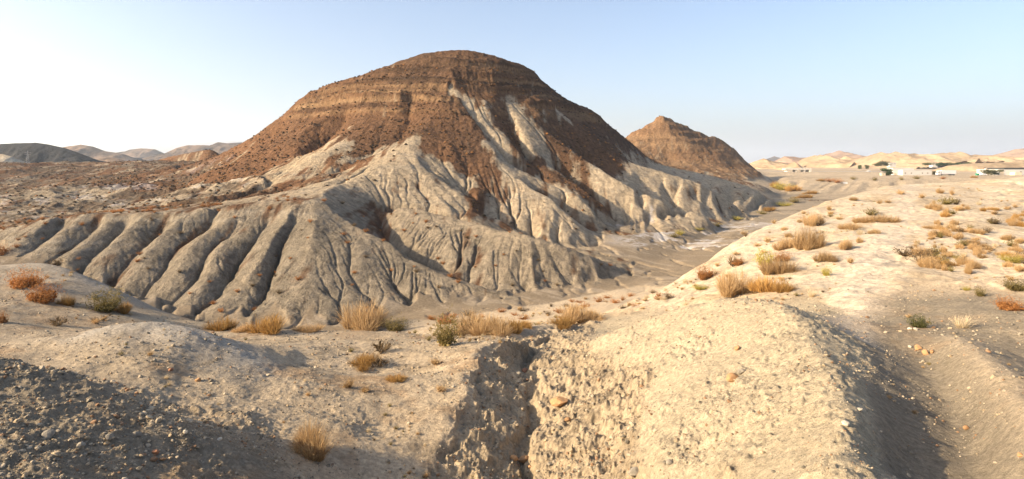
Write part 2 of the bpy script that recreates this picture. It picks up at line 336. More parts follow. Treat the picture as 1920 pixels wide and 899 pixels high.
# --- plain on the right
ln('plain', .3, .9, (1430, 331, 500), (1600, 328.5, 480), (1800, 328.5, 480), (1950, 328, 480), (2200, 328, 480))
ln('plain', .3, .9, (1560, 333, 400), (1580, 333, 400), (1700, 334, 390), (1900, 336, 370), (2200, 336, 370))
ln('plain', .3, .7, (1540, 352, 335), (1580, 360, 322), (1700, None, 335, -15.5), (1900, None, 325, -15.5), (2200, None, 325, -15))
ln('plain', .4, .7, (1480, 338, 400), (1530, 335, 410), (1560, 333, 400))
ln('plain', .3, .7, (1200, None, 900, -10), (1600, None, 900, -10.5), (2300, None, 900, -10.5))
ln('plain', .3, .7, (1430, None, 650, -10), (1800, None, 650, -10.3), (2300, None, 650, -10.3))

# --- solve a harmonic surface through those lines on a log-polar grid (conformal, so true in plan)
TH0 = math.radians(50)
R0, R1 = 1.6, 900.0
NT, NR = 560, 900
L0, L1 = math.log(R0), math.log(R1)
REG = ['mound', 'gully', 'plateau', 'low_mound', 'dark_mound', 'bank', 'wash', 'terrace', 'dome', 'hollow', 'spurs', 'hill', 'cone', 'mesa', 'plain']
acc = np.zeros((NR, NT, 4)); cnt = np.zeros((NR, NT)); lab = np.full((NR, NT), -1, int)
for reg, b, w, P in LINES:
    for p, q in zip(P[:-1], P[1:]):
        lr = math.hypot(p[0], p[1]) + 1e-6
        n = int(max(4, np.linalg.norm(q[:2] - p[:2]) / (lr * 0.0018)))
        t = np.linspace(0, 1, min(n, 4000))[:, None]
        X = p + (q - p) * t
        if reg in ('gully', 'plateau'):
            X[:, 0] += fbm(X[:, 0] + 50, X[:, 1], 1.5, 3, 503, .6) * .38; X[:, 1] += fbm(X[:, 0], X[:, 1] + 90, 1.5, 3, 504, .6) * .38
        if reg in ('spurs', 'hill', 'mesa', 'cone'):
            X[:, 0] += fbm(X[:, 0] + 50, X[:, 1], 9, 3, 501) * 1.3; X[:, 1] += fbm(X[:, 0], X[:, 1] + 90, 9, 3, 502) * 1.0
        r = np.hypot(X[:, 0], X[:, 1]); th = np.arctan2(X[:, 0], X[:, 1])
        i = np.round((np.log(r) - L0) / (L1 - L0) * (NR - 1)).astype(int)
        j = np.round((th + TH0) / (2 * TH0) * (NT - 1)).astype(int)
        ok = (i >= 0) & (i < NR) & (j >= 0) & (j < NT)
        i, j, X = i[ok], j[ok], X[ok]
        vals = np.stack([X[:, 2], np.full(len(i), b), np.full(len(i), w), np.zeros(len(i))], 1)
        np.add.at(acc, (i, j), vals); np.add.at(cnt, (i, j), 1)
        lab[i, j] = REG.index(reg)

def solve(acc, cnt, wr, wt):
    levels = [(acc, cnt)]
    while min(levels[-1][1].shape) > 24:
        A, C = levels[-1]
        m, n = C.shape
        m2, n2 = (m + 1) // 2, (n + 1) // 2
        Ap = np.zeros((m2 * 2, n2 * 2, A.shape[2])); Ap[:m, :n] = A
        Cp = np.zeros((m2 * 2, n2 * 2)); Cp[:m, :n] = C
        levels.append((Ap.reshape(m2, 2, n2, 2, -1).sum((1, 3)), Cp.reshape(m2, 2, n2, 2).sum((1, 3))))
    U = None
    for A, C in reversed(levels):
        m, n = C.shape
        fix = C > 0
        val = A / np.maximum(C, 1)[..., None]
        if U is None:
            U = np.broadcast_to(val[fix].mean(0), A.shape).copy()
        else:
            U = np.repeat(np.repeat(U, 2, 0), 2, 1)[:m, :n].copy()
        U[fix] = val[fix]
        U = U.astype(np.float32); val = val.astype(np.float32)
        its = 400 if m * n < 20000 else (160 if m * n < 200000 else 90)
        vf = val[fix]
        s = 2 * (wr + wt)
        for k in range(its):
            P = np.pad(U, ((1, 1), (1, 1), (0, 0)), mode='edge')
            V = (wr * (P[:-2, 1:-1] + P[2:, 1:-1]) + wt * (P[1:-1, :-2] + P[1:-1, 2:])) / s
            V[fix] = vf
            U = V
    return U
accc = acc[..., 1:3].copy(); cntc = cnt.copy()
for b, w, P in PAINT:
    for p, q in zip(P[:-1], P[1:]):
        t = np.linspace(0, 1, 300)[:, None]; Xp = p + (q - p) * t
        i = np.clip(np.round((np.log(np.hypot(Xp[:, 0], Xp[:, 1])) - L0) / (L1 - L0) * (NR - 1)).astype(int), 0, NR - 1)
        j = np.clip(np.round((np.arctan2(Xp[:, 0], Xp[:, 1]) + TH0) / (2 * TH0) * (NT - 1)).astype(int), 0, NT - 1)
        accc[i, j] = (b, w); cntc[i, j] = 1
dl = (L1 - L0) / (NR - 1); dt = 2 * TH0 / (NT - 1)
U = np.concatenate([solve(acc[..., :1], cnt, (dt / dl) ** 2, 1.0), solve(accc, cntc, (dt / dl) ** 2, 1.0)], 2)
# region = nearest line
lb = lab.copy()
for k in range(400):
    m = lb < 0
    if not m.any(): break
    P = np.pad(lb, 1, constant_values=-1)
    for sh in (P[:-2, 1:-1], P[2:, 1:-1], P[1:-1, :-2], P[1:-1, 2:]):
        lb = np.where((lb < 0) & (sh >= 0), sh, lb)

def blur(Z, n, wt=None):
    for k in range(n):
        P = np.pad(Z, 1, mode='edge')
        B = (P[:-2, 1:-1] + P[2:, 1:-1] + P[1:-1, :-2] + P[1:-1, 2:] + 4 * Z) / 8
        Z = B if wt is None else Z + (B - Z) * wt
    return Z
rs = np.exp(np.linspace(L0, L1, NR))
Zs = U[..., 0].astype(np.float64)
# rounded soft forms near by and on the pale hill, sharper ones beyond; the gully rim keeps its edge
soft = np.where(rs < 75, 1.0, 0.0)[:, None] * np.ones((1, NT))
gul = blur((np.isin(lb, [REG.index('gully'), REG.index('plateau')])).astype(float), 3)
Zs = blur(Zs, 60, soft * (1 - 0.9 * gul))
Zs = blur(Zs, 2)

# --- final grid
def seg(a, b, n): return np.exp(np.linspace(math.log(a), math.log(b), n, endpoint=False))
rr = np.concatenate([seg(R0, 4.5, 10), seg(4.5, 30, 306), seg(30, 74, 120), seg(74, 128, 200), seg(128, 235, 262), seg(235, 440, 100), seg(440, 900, 40), [900.0]])
NCF = 1080
th = np.linspace(-TH0, TH0, NCF)
fi = (np.log(rr) - L0) / (L1 - L0) * (NR - 1)
fj = (th + TH0) / (2 * TH0) * (NT - 1)
def samp(G):
    i0 = np.clip(np.floor(fi).astype(int), 0, NR - 2); u = (fi - i0)[:, None]
    j0 = np.clip(np.floor(fj).astype(int), 0, NT - 2); v = (fj - j0)[None, :]
    A = G[i0] * (1 - u) + G[i0 + 1] * u
    return A[:, j0] * (1 - v) + A[:, j0 + 1] * v
Z = samp(Zs)
BR = samp(U[..., 1].astype(np.float64)); WM = samp(U[..., 2].astype(np.float64))
li = np.clip(np.round(fi).astype(int), 0, NR - 1); lj = np.clip(np.round(fj).astype(int), 0, NT - 1)
LAB = lb[li][:, lj]
def mask(*names, n=4):
    return blur(np.isin(LAB, [REG.index(x) for x in names]).astype(np.float64), n)
X = rr[:, None] * np.sin(th)[None, :]
Y = rr[:, None] * np.cos(th)[None, :]
RR = np.broadcast_to(rr[:, None], Z.shape)
M = {n: mask(n, n=6) for n in REG}
print('terrain solved', round(time.time() - T0, 1))
# ------------------------------------------------------------------ terrain: relief on top of the solved surface
near = 1 - sstep(26, 60, RR)
kn = np.searchsorted(rr, 34.0)
for n_ in ('mound', 'gully', 'plateau', 'low_mound', 'dark_mound', 'hollow', 'dome'):
    M[n_][:kn] = blur(M[n_][:kn], 45)
    M[n_][kn - 40:kn + 10] = blur(M[n_][kn - 40:kn + 10], 6)
badl = np.clip(M['spurs'] + M['hill'] + M['cone'], 0, 1)
# the upper hill: ledges of harder rock
wob = fbm(X, Y, 40, 3, 3) * 1.5 + fbm(X, Y, 9, 3, 8) * .7
def ledges(Z, per, amp, m):
    ph = (Z + wob) / per
    fr = ph - np.floor(ph)
    saw = sstep(0.0, 0.30, fr) - fr            # steep riser, gentle tread
    lev = 0.55 + 0.9 * vn(np.floor(ph) * 3.7, X / 30, 5)
    brk = sstep(.18, .5, vn(X / 17 + np.floor(ph) * 5.3, Y / 17, 6))
    return amp * saw * m * lev * brk
up = M['hill'] * sstep(.55, .9, BR) * sstep(11, 20, Z + fbm(X, Y, 25, 2, 4) * 4) * sstep(150, 190, RR)
Zbase = Z.copy()
big = fbm(X, Y, 26, 4, 21)
Z = Z + badl * (big * 0.9 + fbm(X, Y, 7, 3, 22) * .35)
Z = Z + M['mesa'] * sstep(115, 170, RR) * (fbm(X, Y, 24, 5, 31, .55, True) * 1.9 + fbm(X, Y, 60, 2, 32) * .6)
Z = Z + M['hill'] * up * (fbm(X, Y, 13, 4, 41, .55, True) * .6)
Z = Z + M['cone'] * fbm(X, Y, 30, 4, 44, .55, True) * 1.6
Z = Z + M['dome'] * (fbm(X, Y, 6, 4, 51) * .28 + fbm(X, Y, 1.6, 5, 56, .65) * .15 * sstep(80, 60, RR))
Z = Z + M['plain'] * fbm(X, Y, 20, 3, 52) * .25 + M['terrace'] * fbm(X, Y, 5, 3, 53) * .2 + M['bank'] * fbm(X, Y, 9, 4, 54) * .8
Z = Z + M['wash'] * (fbm(X, Y, 12, 4, 55) * .35)

# rain rills: walk particles down the slope, cut where many of them pass
jr = np.arange(len(rr), dtype=float)
def carve(Z, m, n, steps, depth, seed, thr=30.0, nb=1):
    g = np.random.default_rng(seed)
    pm = np.clip(m, 0, 1) * (RR[:, :] > 24)
    cell = np.gradient(rr)[:, None] * RR
    pr = (pm * cell).ravel(); pr /= pr.sum()
    cdf = np.cumsum(pr)
    k = np.searchsorted(cdf, g.random(n)); k = np.minimum(k, Z.size - 1)
    i = (k // NCF).astype(float) + g.random(n) - .5; j = (k % NCF).astype(float) + g.random(n) - .5
    r = np.interp(i, jr, rr); t = np.interp(j, np.arange(NCF), th)
    gr = np.gradient(Z, rr, axis=0); gt = np.gradient(Z, th, axis=1) / RR
    C = np.zeros(Z.size)
    vr = np.zeros(n); vt = np.zeros(n)
    alive = np.ones(n, bool)
    dth = th[1] - th[0]
    drr = np.gradient(rr)
    for s in range(steps):
        ii = np.clip(np.round(np.interp(r, rr, jr)).astype(int), 1, len(rr) - 2)
        jj = np.clip(np.round((t + TH0) / dth).astype(int), 1, NCF - 2)
        a_, b_ = gr[ii, jj], gt[ii, jj]
        vr = .35 * vr - a_; vt = .35 * vt - b_
        sp = np.hypot(vr, vt) + 1e-9
        alive &= np.hypot(a_, b_) > .05
        st = 1.1 * np.maximum(r * dth, drr[ii] * .8)
        r = np.where(alive, np.clip(r + st * vr / sp, rr[2], rr[-3]), r)
        t = np.where(alive, np.clip(t + st * vt / sp / r, -TH0 * .999, TH0 * .999), t)
        if s > 0:
            f = (ii * NCF + jj)[alive]
            C += np.bincount(f, minlength=Z.size)
    C = C.reshape(Z.shape)
    dens = n * (pm * cell / (pm * cell).sum())         # particles started per cell
    q = np.where(pm > .02, C / np.maximum(dens, 1e-6), 0)
    q = np.log1p(np.maximum(np.minimum(q, 6000) - thr, 0) / thr)
    if nb > 3:                                   # broad V-shaped cuts: widen on a coarser grid
        m_, n_ = q.shape; fy, fx = 2, 4
        mp, np_ = -(-m_ // fy) * fy, -(-n_ // fx) * fx
        c_ = np.pad(q, ((0, mp - m_), (0, np_ - n_)), mode='edge').reshape(mp // fy, fy, np_ // fx, fx).max((1, 3))
        c_ = blur(c_, nb)
        q = blur(np.repeat(np.repeat(c_, fy, 0), fx, 1)[:m_, :n_], 6)
    else: q = blur(q, nb)
    return q * depth * pm

er = np.clip(M['spurs'] + M['hill'] * (1 - .55 * sstep(.5, .8, BR)) + M['cone'] * .8 + M['mesa'] * .6 + M['bank'] * .5, 0, 1)
er = er * (.25 + .75 * sstep(-.35, .3, fbm(X, Y, 14, 3, 58)))
for k in range(6):
    Zb = blur(Z, 2) if k < 2 else Z
    Z = Z - carve(Zb, er, 120000, 75, (.95, .80, .30, .11, .05, .03)[k], 60 + k, (220, 110, 55, 28, 14, 8)[k], (8, 4, 2, 1, 0, 0)[k])
    if k < 3: Z = blur(Z, 1, er * .4)
zsk = np.interp(CX + F * X / np.maximum(Y, 1), [p[0] for p in SKY], [(HOR - p[1]) / F * p[2] for p in SKY])
up = up * np.where(Y > 196, 1 - sstep(-4.5, -1.0, Zbase - zsk), 1)
Z = Z + ledges(Z, 4.6, 2.0, up) + ledges(Z, 2.1, 1.0, up) + ledges(Z, 5.5, 1.6, M['cone'] * sstep(4, 10, Z))
up2 = M['hill'] * sstep(.6, .9, BR)
Z = Z + badl * fbm(X, Y, 1.7, 4, 71, .6) * .16 + up2 * fbm(X, Y, 1.3, 3, 72, .6) * .30 + up * fbm(X, Y * .5, 3.4, 4, 73, .6, True) * .45 + M['cone'] * fbm(X, Y, 5, 4, 74, .6, True) * .8 + M['mesa'] * sstep(115, 150, RR) * fbm(X, Y, 4, 4, 75, .6, True) * .35
# small relief of the near ground
nm = near
hard = np.clip(M['mound'] + M['dark_mound'] + M['gully'], 0, 1)
Z = Z + nm * (fbm(X, Y, 2.2, 3, 81) * .11 + fbm(X, Y, .55, 3, 82, .55) * .035)
clod = fbm(X, Y, .13, 3, 83, .65)
patch = sstep(-.45, .3, fbm(X, Y, 1.4, 3, 84))
Z = Z + nm * (1 - sstep(14, 24, RR)) * (.35 + .65 * hard) * patch * np.maximum(clod, -.2) * .075
Z = Z + nm * (1 - sstep(16, 28, RR)) * (fbm(X, Y, .9, 4, 85, .62) * .10) * np.clip(M['plateau'] * .5 + M['low_mound'] * .6 + M['dark_mound'] + M['gully'] + M['mound'] * .8 + M['hollow'] * .4, 0, 1)
# ragged wall of the gully
gw = M['gully'] * M['plateau'] * 4
Z = Z - np.clip(gw, 0, 1) * np.abs(fbm(X, Y, .8, 4, 86, .6)) * .45 + M['gully'] * near * (fbm(X, Y, .5, 5, 89, .65) * .22)
# soil layers standing out on the steep wall
gsl = np.hypot(np.gradient(Z, rr, axis=0), np.gradient(Z, th, axis=1) / RR)
stp = blur(sstep(.55, 1.1, gsl), 2) * np.clip(M['gully'] + M['plateau'], 0, 1) * near
lz = (Z + fbm(X, Y, .9, 3, 92) * .12) / .21
Z = Z + stp * ((sstep(.1, .5, lz - np.floor(lz)) - (lz - np.floor(lz))) * .13 + fbm(X, Y, .35, 4, 93, .65) * .14)
def near_path(pts, w, ns=1.5):
    P = np.array([pix(*p)[:2] for p in pts]); best = np.full(Z.shape, 1e9)
    sel = (RR > 6) & (RR < 90)
    xx, yy = X[sel], Y[sel]; bd = np.full(xx.shape, 1e9)
    for a_, b_ in zip(P[:-1], P[1:]):
        d_ = b_ - a_; t_ = np.clip(((xx - a_[0]) * d_[0] + (yy - a_[1]) * d_[1]) / (d_ @ d_), 0, 1)
        bd = np.minimum(bd, np.hypot(xx - a_[0] - t_ * d_[0], yy - a_[1] - t_ * d_[1]))
    best[sel] = bd
    return 1 - sstep(w * .5, w * 1.5, best + fbm(X, Y, ns, 3, 140) * w * .8)
# narrow runnel at the bottom of the gully
run = near_path([(980, 1000, 10.3), (990, 899, 12.1), (978, 840, 13.4), (1004, 790, 14.75), (992, 750, 16.05), (1008, 715, 17.5), (982, 690, 18.8), (1000, 660, 20.8), (1030, 632, 23.4)], .13, .5)
Z = Z - run * .16
# washed ruts along the wash
mw = M['wash'] + M['terrace'] * .3
Z = Z - mw * sstep(.5, .95, fbm(X, Y * .35, 5, 3, 87, .5, True)) * .35
# slope of the pale hill's right flank: shallow rills
dr_ = M['dome'] * sstep(.0, .25, (X / np.maximum(Y, 1) - .68)) * sstep(19, 26, RR)
Z = Z - dr_ * sstep(.35, .95, fbm(X * .6 + Y * .45, Y * .6 - X * .25, 2.6, 3, 88, .5, True)) * .5
print('relief', round(time.time() - T0, 1))

# ------------------------------------------------------------------ soil colours (real differences of soil, rock and salt)
def C3(h): 
    c = np.array([int(h[k:k + 2], 16) for k in (0, 2, 4)]) / 255.0
    return np.where(c <= .04045, c / 12.92, ((c + .055) / 1.055) ** 2.4)
def mix(A, B, t): return A + (B - A) * np.clip(t, 0, 1)[..., None]
gx = fbm(X, Y, 30, 5, 101, .55); gm = fbm(X, Y, 6, 5, 102, .6); gs = fbm(X, Y, 1.1, 4, 103, .6)
n_far = np.where(RR > 40, gm, gs)
marl_g = np.array([.22, .187, .14]); marl_w = np.array([.52, .415, .285])
brown = np.array([.098, .053, .031]); rust = np.array([.172, .08, .036]); ochre = np.array([.29, .18, .095])
sand = np.array([.57, .455, .315]); sand_w = np.array([.62, .53, .40]); salt = np.array([.62, .60, .60])
dark = np.array([.28, .235, .17]); gold = np.array([.46, .385, .265])
base = mix(np.broadcast_to(marl_g, Z.shape + (3,)), np.broadcast_to(marl_w, Z.shape + (3,)), WM * 1.1 + gx * .35)
# near sandy places
sandy = np.clip(M['dome'] + M['terrace'] * .55 + M['plain'] * .6 + M['plateau'] * .65, 0, 1)
base = mix(base, np.broadcast_to(np.array([.24, .205, .157]), base.shape), M['spurs'] * sstep(.62, .30, WM) * .5)
base = mix(base, np.broadcast_to(sand, base.shape), sandy * (.75 + .25 * gm))
base = mix(base, np.broadcast_to(sand_w, base.shape), M['dome'] * sstep(.8, .95, WM) * .6)
base = mix(base, np.broadcast_to(gold, base.shape), M['mound'] * .9)
base = mix(base, np.broadcast_to(np.array([.42, .33, .215]), base.shape), M['gully'] * .7 + M['plateau'] * .25)
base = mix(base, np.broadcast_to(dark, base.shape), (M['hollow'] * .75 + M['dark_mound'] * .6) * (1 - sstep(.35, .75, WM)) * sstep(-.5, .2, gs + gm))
base = mix(base, np.broadcast_to(np.array([.44, .42, .38]), base.shape), M['low_mound'] * sstep(.6, .3, WM) * .6)
# brown scree with a ragged edge
scree = fbm(X, Y * .16, 1.8, 3, 121, .6)
bt = BR + gm * .30 + gx * .15 + scree * .5 + .08 + fbm(X, Y, 2.2, 3, 120, .6) * .16
bm = sstep(.36, .72, bt) * np.clip(badl + M['mesa'], 0, 1)
bcol = mix(np.broadcast_to(brown, base.shape), np.broadcast_to(rust, base.shape), .5 + gx * .9)
band = fbm(X * .02 + 3, Z * 1.0 + wob * .8, 1.6, 3, 110, .6)
bcol = bcol * (1 - .45 * up * sstep(.1, .4, -band))[..., None]
bcol = mix(bcol, np.broadcast_to(ochre, base.shape), up * sstep(-.05, .4, band) * .9 + M['cone'] * (.35 + .5 * sstep(-.1, .4, band)))
base = mix(base, bcol, bm * .92)
# faint bands in the marl
mb = fbm(X * .01, Z + wob * .5, .9, 3, 111, .6)
base = mix(base, np.broadcast_to(np.array([.36, .32, .26]), base.shape), badl * (1 - bm) * sstep(.1, .5, mb) * .35)
base = mix(base, np.broadcast_to(np.array([.34, .265, .165]), base.shape), badl * (1 - bm) * sstep(.05, .5, gx) * .5)
# salt crusts
sx = fbm(X, Y, 9, 5, 112, .6) + .55 * fbm(X, Y, 1.6, 4, 115, .65)
saltm = M['wash'] * sstep(135, 142, RR) * (1 - sstep(190, 215, RR)) * sstep(.12, .2, X / Y) * sstep(.05, .22, sx + .35 * gm) + M['mesa'] * sstep(140, 160, RR) * (1 - sstep(225, 250, RR)) * sstep(.22, .42, sx + .3 * gm) * .6
base = mix(base, np.broadcast_to(salt, base.shape), np.clip(saltm, 0, 1) * .5)
base = mix(base, np.broadcast_to(np.array([.235, .182, .122]), base.shape), M['wash'] * (1 - sstep(150, 210, RR)) * .8 * (1 - np.clip(saltm, 0, 1)))
base = mix(base, np.broadcast_to(np.array([.13, .095, .065]), base.shape), M['mesa'] * sstep(-.05, .3, -sx + .3 * gm) * sstep(130, 150, RR) * .85)
# worn pale footpath over the rounded hill
pth = near_path([(1560, 640, 14), (1590, 560, 20), (1620, 500, 27), (1665, 440, 36), (1690, 400, 45), (1700, 365, 57), (1712, 343, 67)], .8)
gr_lit = M['dome'] * (1 - pth) * sstep(-.1, .35, fbm(X, Y, 2.5, 5, 141, .6))
base = mix(base, np.broadcast_to(np.array([.40, .285, .15]), base.shape), gr_lit * .4)
base = mix(base, np.broadcast_to(np.array([.60, .50, .38]), base.shape), pth * .8 * np.clip(M['dome'] + M['hollow'], 0, 1))
# ruts and silt in the dry riverbed, rubble patches near by
rut = fbm(X * .5 + Y * .3, Y * .12 - X * .1, 1.0, 4, 150, .6)
base = mix(base, np.broadcast_to(np.array([.36, .295, .215]), base.shape), M['wash'] * sstep(.05, .35, rut) * .7)
base = mix(base, np.broadcast_to(np.array([.30, .185, .095]), base.shape), np.clip(M['plateau'] + M['low_mound'] + .7 * M['dark_mound'] + .5 * M['hollow'], 0, 1) * sstep(.12, .5, fbm(X, Y, 1.9, 5, 151, .65)) * .55)
base = mix(base, np.broadcast_to(np.array([.19, .15, .10]), base.shape), np.clip(M['plateau'] + M['low_mound'] + M['dark_mound'] + M['gully'], 0, 1) * sstep(.15, .5, fbm(X, Y, .8, 5, 152, .65)) * .5)
# stains and grain
base = base * (1 + .16 * n_far + .08 * gx)[..., None]
st = sstep(.2, .6, fbm(X, Y, 2.8, 4, 113, .6)) * near
base = mix(base, np.broadcast_to(np.array([.40, .27, .15]), base.shape), st * .4 * np.clip(M['plateau'] + M['low_mound'] + M['dark_mound'] * .6, 0, 1))
base = np.clip(base * .80, .02, .8)

# ------------------------------------------------------------------ materials
def new_mat(name, rough=.9, spec=.2):
    m = bpy.data.materials.new(name); m.use_nodes = True
    b = m.node_tree.nodes['Principled BSDF']
    b.inputs['Roughness'].default_value = rough
    b.inputs['Specular IOR Level'].default_value = spec
    return m, m.node_tree, b
def soil_material(name, s1, s2, bump, dist, lo=.66, hi=1.3):
    m, t, b = new_mat(name, .95, .08)
    N = t.nodes; K = t.links
    at = N.new('ShaderNodeAttribute'); at.attribute_name = 'soil'
    geo = N.new('ShaderNodeNewGeometry')
    n1 = N.new('ShaderNodeTexNoise'); n1.inputs['Scale'].default_value = s1; n1.inputs['Detail'].default_value = 8; n1.inputs['Roughness'].default_value = .68
    n2 = N.new('ShaderNodeTexNoise'); n2.inputs['Scale'].default_value = s2; n2.inputs['Detail'].default_value = 5; n2.inputs['Roughness'].default_value = .7
    K.new(geo.outputs['Position'], n1.inputs['Vector']); K.new(geo.outputs['Position'], n2.inputs['Vector'])
    mr = N.new('ShaderNodeMapRange'); mr.inputs[1].default_value = .3; mr.inputs[2].default_value = .7; mr.inputs[3].default_value = lo; mr.inputs[4].default_value = hi
    K.new(n1.outputs[0], mr.inputs[0])
    mr2 = N.new('ShaderNodeMapRange'); mr2.inputs[1].default_value = .3; mr2.inputs[2].default_value = .7; mr2.inputs[3].default_value = .8; mr2.inputs[4].default_value = 1.18
    K.new(n2.outputs[0], mr2.inputs[0])
    mu = N.new('ShaderNodeMath'); mu.operation = 'MULTIPLY'; K.new(mr.outputs[0], mu.inputs[0]); K.new(mr2.outputs[0], mu.inputs[1])
    vm = N.new('ShaderNodeVectorMath'); vm.operation = 'SCALE'
    K.new(at.outputs['Color'], vm.inputs[0]); K.new(mu.outputs[0], vm.inputs['Scale'])
    K.new(vm.outputs[0], b.inputs['Base Color'])
    ad = N.new('ShaderNodeMath'); ad.operation = 'MULTIPLY_ADD'; ad.inputs[1].default_value = .35
    K.new(n2.outputs[0], ad.inputs[0]); K.new(n1.outputs[0], ad.inputs[2])
    bp = N.new('ShaderNodeBump'); bp.inputs['Strength'].default_value = bump; bp.inputs['Distance'].default_value = dist
    K.new(ad.outputs[0], bp.inputs['Height']); K.new(bp.outputs[0], b.inputs['Normal'])
    return m
soil_near = soil_material('stony_soil', 11.0, 55.0, 1.0, .05, .6, 1.35)
soil_far = soil_material('eroded_soil', .8, 5.0, 1.0, .8, .55, 1.42)
soil_mid = soil_material('sandy_soil', 3.0, 16.0, .75, .10, .62, 1.32)

# ------------------------------------------------------------------ terrain meshes: the rest of the circle, then one object per landform
nb = 60
thb = np.linspace(TH0, 2 * math.pi - TH0, nb + 2)[1:-1]
u = np.linspace(0, 1, nb + 2)[1:-1]
Zback = Z[:, -1:] * (1 - u) + Z[:, :1] * u
Zback = Zback * (1 - .0) 
fr_ = sstep(10, 60, rr)[:, None]
Zback = Zback - fr_ * np.sin(u * math.pi)[None, :] * 4
Zall = np.concatenate([Z, Zback], 1)
tha = np.concatenate([th, thb])
NCA = NCF + nb
Xa = rr[:, None] * np.sin(tha)[None, :]; Ya = rr[:, None] * np.cos(tha)[None, :]
LABa = np.concatenate([LAB, np.repeat(LAB[:, -1:], nb // 2, 1), np.repeat(LAB[:, :1], nb - nb // 2, 1)], 1)
Ca = np.concatenate([base, np.repeat(base[:, -1:], nb // 2, 1), np.repeat(base[:, :1], nb - nb // 2, 1)], 1)
V = np.stack([Xa, Ya, Zall], -1).reshape(-1, 3)
# vertex normals over the whole sheet, so the landforms join without a seam
P0 = V.reshape(len(rr), NCA, 3)
di = np.gradient(P0, axis=0)
dj = np.concatenate([P0[:, 1:], P0[:, :1]], 1) - np.concatenate([P0[:, -1:], P0[:, :-1]], 1)
NRM = np.cross(dj, di); NRM /= np.linalg.norm(NRM, axis=-1, keepdims=True) + 1e-12
NRM = NRM * np.where(NRM[..., 2:] < 0, -1, 1)
NRM = NRM.reshape(-1, 3)
ii, jj = np.meshgrid(np.arange(len(rr) - 1), np.arange(NCA), indexing='ij')
j2 = (jj + 1) % NCA
quads = np.stack([ii * NCA + jj, ii * NCA + j2, (ii + 1) * NCA + j2, (ii + 1) * NCA + jj], -1).reshape(-1, 4)
qlab = LABa[:-1].reshape(-1)
NAMES = {'mound': ('foreground_mound', 'pale crumbly foreground mound with a shaded stony right flank', 'mound', soil_near),
 'gully': ('erosion_gully', 'narrow eroded gully with crumbling sandy walls beside the pale mound', 'gully', soil_near),
 'plateau': ('gravel_terrace', 'flat gravel terrace of pale soil ending at the gully rim', 'ground', soil_near),
 'low_mound': ('low_mound', 'low grey soil mound beside the orange shrubs', 'mound', soil_near),
 'dark_mound': ('stony_mound', 'dark stony mound of grey shale rubble', 'mound', soil_near),
 'bank': ('terrain', 'steep bank falling to the dry wash', 'terrain', soil_mid),
 'wash': ('dry_riverbed', 'grey dry riverbed winding below the hill', 'riverbed', soil_mid),
 'terrace': ('sandy_flat', 'pale sandy flat dotted with low scrub beside the riverbed', 'ground', soil_mid),
 'dome': ('rounded_hill', 'broad pale rounded hill dotted with dry grass tussocks', 'hill', soil_mid),
 'hollow': ('stony_hollow', 'shaded grey stony hollow behind the pale mound', 'ground', soil_near),
 'spurs': ('badland_spurs', 'row of gullied grey marl spurs above the riverbed', 'hill', soil_far),
 'hill': ('badland_hill', 'large brown hill with rock ledges and pale eroded spurs', 'hill', soil_far),
 'cone': ('pointed_hill', 'smaller pointed brown hill behind the large hill', 'hill', soil_far),
 'mesa': ('rough_terrain', 'rough grey plateau with white salt crusts and scrub', 'terrain', soil_far),
 'plain': ('plain', 'flat sandy plain carrying the white buildings', 'ground', soil_far)}
for k, rn in enumerate(REG):
    q = quads[qlab == k]
    if not len(q): continue
    used, inv = np.unique(q.ravel(), return_inverse=True)
    nm_, lb_, ct_, mt_ = NAMES[rn]
    me = bpy.data.meshes.new(nm_)
    me.vertices.add(len(used)); me.vertices.foreach_set('co', V[used].astype(np.float32).ravel())
    me.loops.add(q.size); me.loops.foreach_set('vertex_index', inv.astype(np.int32))
    me.polygons.add(len(q)); me.polygons.foreach_set('loop_start', np.arange(0, q.size, 4, dtype=np.int32))
    me.polygons.foreach_set('use_smooth', np.ones(len(q), bool))
    me.update(calc_edges=True)
    me.normals_split_custom_set_from_vertices(NRM[used])
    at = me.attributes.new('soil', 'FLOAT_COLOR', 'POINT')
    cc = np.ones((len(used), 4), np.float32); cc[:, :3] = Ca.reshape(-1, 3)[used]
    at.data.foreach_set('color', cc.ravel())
    me.materials.append(mt_)
    o = bpy.data.objects.new(nm_, me); COL.objects.link(o)
    tag(o, lb_, ct_, kind='structure')
def ground(x, y):
    """height of the built terrain at a plan point (arrays allowed)"""
    x = np.asarray(x, float); y = np.asarray(y, float)
    r = np.hypot(x, y); t = np.arctan2(x, y)
    i = np.clip(np.interp(r, rr, jr), 0, len(rr) - 1.001); j = np.clip((t + TH0) / (th[1] - th[0]), 0, NCF - 1.001)
    i0 = i.astype(int); j0 = j.astype(int); a_ = i - i0; b_ = j - j0
    return (Z[i0, j0] * (1 - a_) + Z[i0 + 1, j0] * a_) * (1 - b_) + (Z[i0, j0 + 1] * (1 - a_) + Z[i0 + 1, j0 + 1] * a_) * b_
def labat(x, y):
    r = np.hypot(x, y); t = np.arctan2(x, y)
    i = np.clip(np.round(np.interp(r, rr, jr)).astype(int), 0, len(rr) - 1); j = np.clip(np.round((t + TH0) / (th[1] - th[0])).astype(int), 0, NCF - 1)
    return LAB[i, j], BR[i, j], i, j
print('terrain meshes', round(time.time() - T0, 1))
